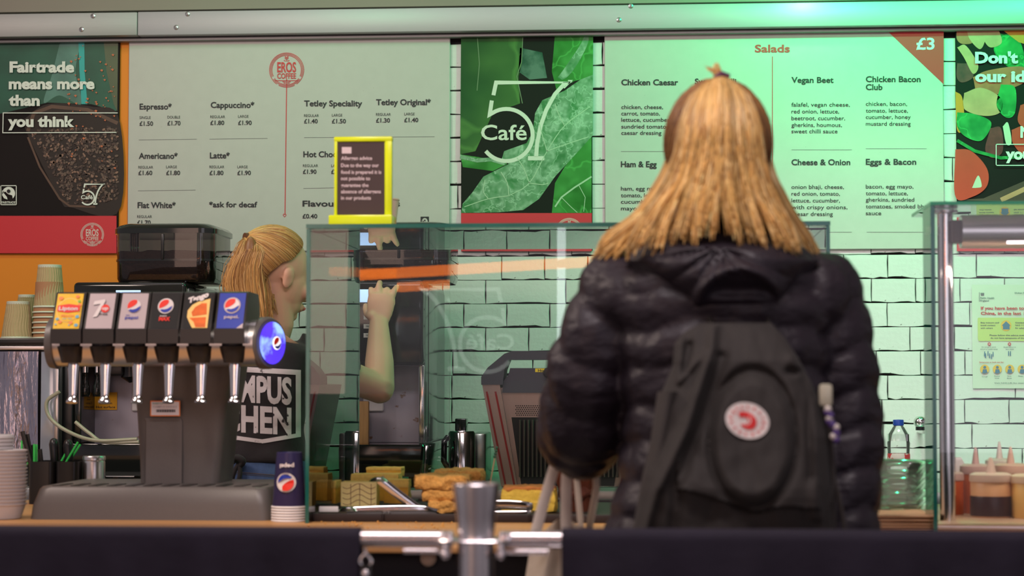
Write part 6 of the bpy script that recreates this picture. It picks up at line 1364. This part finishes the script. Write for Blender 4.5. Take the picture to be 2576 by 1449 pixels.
part('plastic_tag', G().rbox(wx(2060, 3.075), wx(2094, 3.075), 3.07, 3.082, wz(1022, 3.075, 2080), wz(966, 3.075, 2080), .005), pm('tag_pale', (.50, .48, .36), .3), kc)
rn = random.Random(4)
for k in range(11): c = W(2086+rn.uniform(-7, 9)+k*1.6, 1030+k*7.6, 3.07); part('bead', G().ell(c, (.006, .006, .006), 12, 8), pm('bead_purple' if k % 3 else 'bead_pale', (.10, .06, .22) if k % 3 else (.6, .55, .5), .25), kc)
# ---------------------------------------------------------------- tote bag on the forearm
m_tote = pm('tote_canvas', (.62, .52, .40), .85, nz=(30, .12), bump=(70, .6, .003)); m_ts = pm('tote_strap', (.70, .62, .54), .8, nz=(30, .12), bump=(70, .4, .002))
tb = thing('tote_bag', 'cream canvas tote bag with long straps hanging from the customer\'s forearm', 'tote bag', tuple(W(1395, 1600, 3.5)))
def tote(u, v, th=None):
    y = 1322+v*330+(26*math.cos(u*6.0)+10*math.sin(u*11))*(1-v)*.6; x = 1340+(u)*162*(1+.0*v)-50*v*(1-u)+10*v*u; s_ = 2*u-1
    Y = 3.5+(.045 if th else -.045)*math.sqrt(max(0.03, 1-s_*s_))*(.5+.5*v)+.010*math.sin(u*14+v*3)*(1-v*.5); return W(x, y, Y)
part('bag_body', closed_relief(tote, 30, 40), m_tote, tb, angle=80)
def strp(P, w_): part('strap', G().tube(catmull([W(*p) for p in P], 24), w_, 8, sq=.22, up=(1, 0, 0)), m_ts, tb)
strp([(1346, 1345, 3.44), (1372, 1250, 3.45), (1402, 1152, 3.47), (1412, 1120, 3.52), (1440, 1118, 3.55), (1448, 1180, 3.55), (1462, 1330, 3.55)], .0095)
strp([(1424, 1335, 3.44), (1424, 1250, 3.45), (1428, 1160, 3.46), (1434, 1128, 3.50), (1455, 1120, 3.54), (1500, 1200, 3.55), (1482, 1330, 3.55)], .0095)
# ================================================================ cafe barrier in the foreground
YP2 = 2.90; m_bsteel = pm('barrier_steel', (.84, .80, .81), .24, 1, nz=(20, .05)); m_cloth = pm('barrier_cloth', (.012, .009, .021), .85, nz=(9, .35), bump=(14, .4, .01))
X = lambda p: wx(p, YP2); Z = lambda p: wz(p, YP2); xc = X(1198)
t = thing('barrier_post', 'polished steel barrier post with a flared top, nearest the camera', 'post', (xc, YP2, 0))
part('post_tube', G().lathe([(0, .02), (.0265, .02), (.0265, Z(1345)), (.029, Z(1300)), (.0335, Z(1240)), (.0345, Z(1219)), (.0335, Z(1217)), (.031, Z(1221)), (0, Z(1224))], (xc, YP2, 0), 48), m_bsteel, t)
part('post_base', G().lathe([(.17, 0), (.17, .008), (.05, .018), (.0265, .022), (0, .022)], (xc, YP2, 0), 48), m_bsteel, t)
part('collar_plate', G().lathe([(0, 0), (.060, 0), (.062, .002), (.060, .004), (0, .004)], (xc, YP2, Z(1362)), 40, sy=.7), m_bsteel, t)
for s in (-1, 1):
    x = X(1124) if s < 0 else X(1263); part('locking_pin', G().cyl((x, YP2-.02, Z(1398)), (x, YP2-.02, Z(1358)), .0055, n=16), m_bsteel, t); part('pin_ball', G().ell((x, YP2-.02, Z(1394)), (.0075, .0075, .0075), 14, 10), m_bsteel, t)
def rail(x0, x1, lab, inner):
    t = thing('barrier_rail', lab, 'rail', ((X(x0)+X(x1))/2, YP2, Z(1358)))
    part('rail_tube', G().tube([(X(x0), YP2, Z(1357)), (X(x1), YP2, Z(1357))], .0125, 24), m_bsteel, t)
    a_, b_ = (inner-118, inner) if inner < 1200 else (inner, inner+118)
    part('lower_bar', G().tube([(X(a_), YP2-.006, Z(1387)), (X(b_), YP2-.006, Z(1387))], .0042, 14), m_bsteel, t)
    q = inner-10 if inner < 1200 else inner+10
    part('clamp', G().rbox(X(q-16), X(q+16), YP2-.016, YP2+.016, Z(1372), Z(1338), .004), m_bsteel, t)
    for k in range(2): part('screw', G().ell((X(q-9+18*k), YP2-.0165, Z(1345)), (.0035, .002, .0035), 12, 8), m_chrome, t)
rail(-420, 1139, 'polished steel rail left of the barrier post, mostly sleeved in dark cloth', 1136); rail(1258, 3000, 'polished steel rail right of the barrier post, mostly sleeved in dark cloth', 1262)
def cloth(x0, x1, ph):
    def fn(u, v, th=None):
        x = X(x0)+(X(x1)-X(x0))*u; w_ = .006*math.sin(u*26+ph)+.004*math.sin(u*61+v*5+ph); w_ *= min(1, v*4)
        zt = Z(1341)+0; hh = Z(1340)-.16; z = zt-hh*v*1.0
        y = YP2+(.019 if th else -.019)*math.sqrt(max(0, min(1, 1.02-abs(1-v*60)**2 if v < 1/60 else 1)))
        return Vector((x, y*1.0+w_-(0 if th is None else -.0) if v > .016 else y, z))
    g = closed_relief(fn, 120, 50); return g
def sleeve_cloth(x0, x1, ph, hem):
    """cloth folded over the rail: front drop, round top, back drop"""
    pr = []
    zt = Z(1357); R0 = .0165
    for k in range(30): v = 1-k/29; pr.append((-R0, zt-v*hem, v))
    for k in range(1, 12): a_ = math.pi*k/12; pr.append((-R0*math.cos(a_), zt+R0*math.sin(a_), 0))
    for k in range(30): v = k/29; pr.append((R0, zt-v*hem, v))
    nu = 150; rings = []
    for i in range(nu):
        u = i/(nu-1); x = X(x0)+(X(x1)-X(x0))*u; rings.append([Vector((x, YP2+y+(.008*math.sin(u*31+ph+v*2)+.004*math.sin(u*77+v*6))*min(1, v*5)*(1 if True else 0), z)) for y, z, v in pr])
    g = G().loft(rings, cap=False, closed=False); return g
for (x0, x1, ph, lb) in ((-420, 911, 0, 'dark navy cloth banner hanging from the left barrier rail'), (1413, 3000, 2, 'dark navy cloth banner hanging from the right barrier rail')):
    o = single('cloth_banner', sleeve_cloth(x0, x1, ph, .80), m_cloth, lb, 'banner', (X((x0+x1)/2), YP2, Z(1357)), angle=80); m = o.modifiers.new('s', 'SOLIDIFY'); m.thickness = .0015; m.offset = 0
hk = thing('hook', 'steel spring hook hanging from the left rail on a black strap', 'hook', (X(926), YP2-.015, Z(1400)))
c0 = (X(926), YP2-.018)
part('hook_wire', G().tube(catmull([(c0[0]-.0005, c0[1], Z(1378)), (c0[0], c0[1], Z(1392)), (X(934), c0[1], Z(1400)), (X(941), c0[1], Z(1412)), (X(938), c0[1], Z(1420))], 14), .0024, 10).join(G().tube(catmull([(c0[0], c0[1], Z(1392)), (X(918), c0[1], Z(1399)), (X(912), c0[1], Z(1412)), (X(916), c0[1], Z(1420))], 14), .0024, 10)), m_chrome, hk)
part('strap', G().rbox(X(913), X(940), c0[1]-.004, c0[1]+.004, Z(1500), Z(1424), .003), m_black, hk); part('rivet', G().ell((X(926), c0[1]-.005, Z(1442)), (.006, .003, .006), 14, 8), m_chrome, hk)
# cabinet knob on the counter front
single('cabinet_knob', G().lathe([(0, -.020), (.010, -.019), (.015, -.013), (.013, -.006), (.006, -.003), (.006, 0)], (wx(1077, 3.66), 3.68, wz(1407, 3.66)), 24, axis='y'), pm('knob_cream', (.66, .50, .38), .35), 'round cream knob on the black counter front behind the rail', 'knob', (wx(1077, 3.66), 3.68, wz(1407, 3.66)))
# ================================================================ behind the camera: what the case front mirrors
def mir(px, py, Y): p = W(px, py, 2*YG0-Y); return Vector((p.x, Y, p.z))
YQ = -2.0; p0, p1, p2 = mir(905, 692, YQ), mir(1385, 664, YQ), mir(1900, 640, YQ)
o = single('strip_light', G().tube([p0, p1], .028, 10).tube([p1, p2], .028, 10), pm('strip_orange_lit', (1, .20, .03), .5, emis=9), 'long orange strip light on the customers\' side, mirrored in the glass case', 'light', tuple(p1))
a = Art(lambda u, v, l: mir(2*1195-u, v, YQ+.02+l), .001); cafe57(a, 1095, 722, .42, 0); o = a.build('lit_number_sign', [pm('sign_pale_lit', (.8, .85, .8), .5, emis=1.8)], None, 'pale lit 57 sign on the customers\' side, faintly mirrored in the glass'); o['category'] = 'sign'
o.data.transform(Matrix.Translation(-mir(1195, 850, YQ))); o.location = mir(1195, 850, YQ)
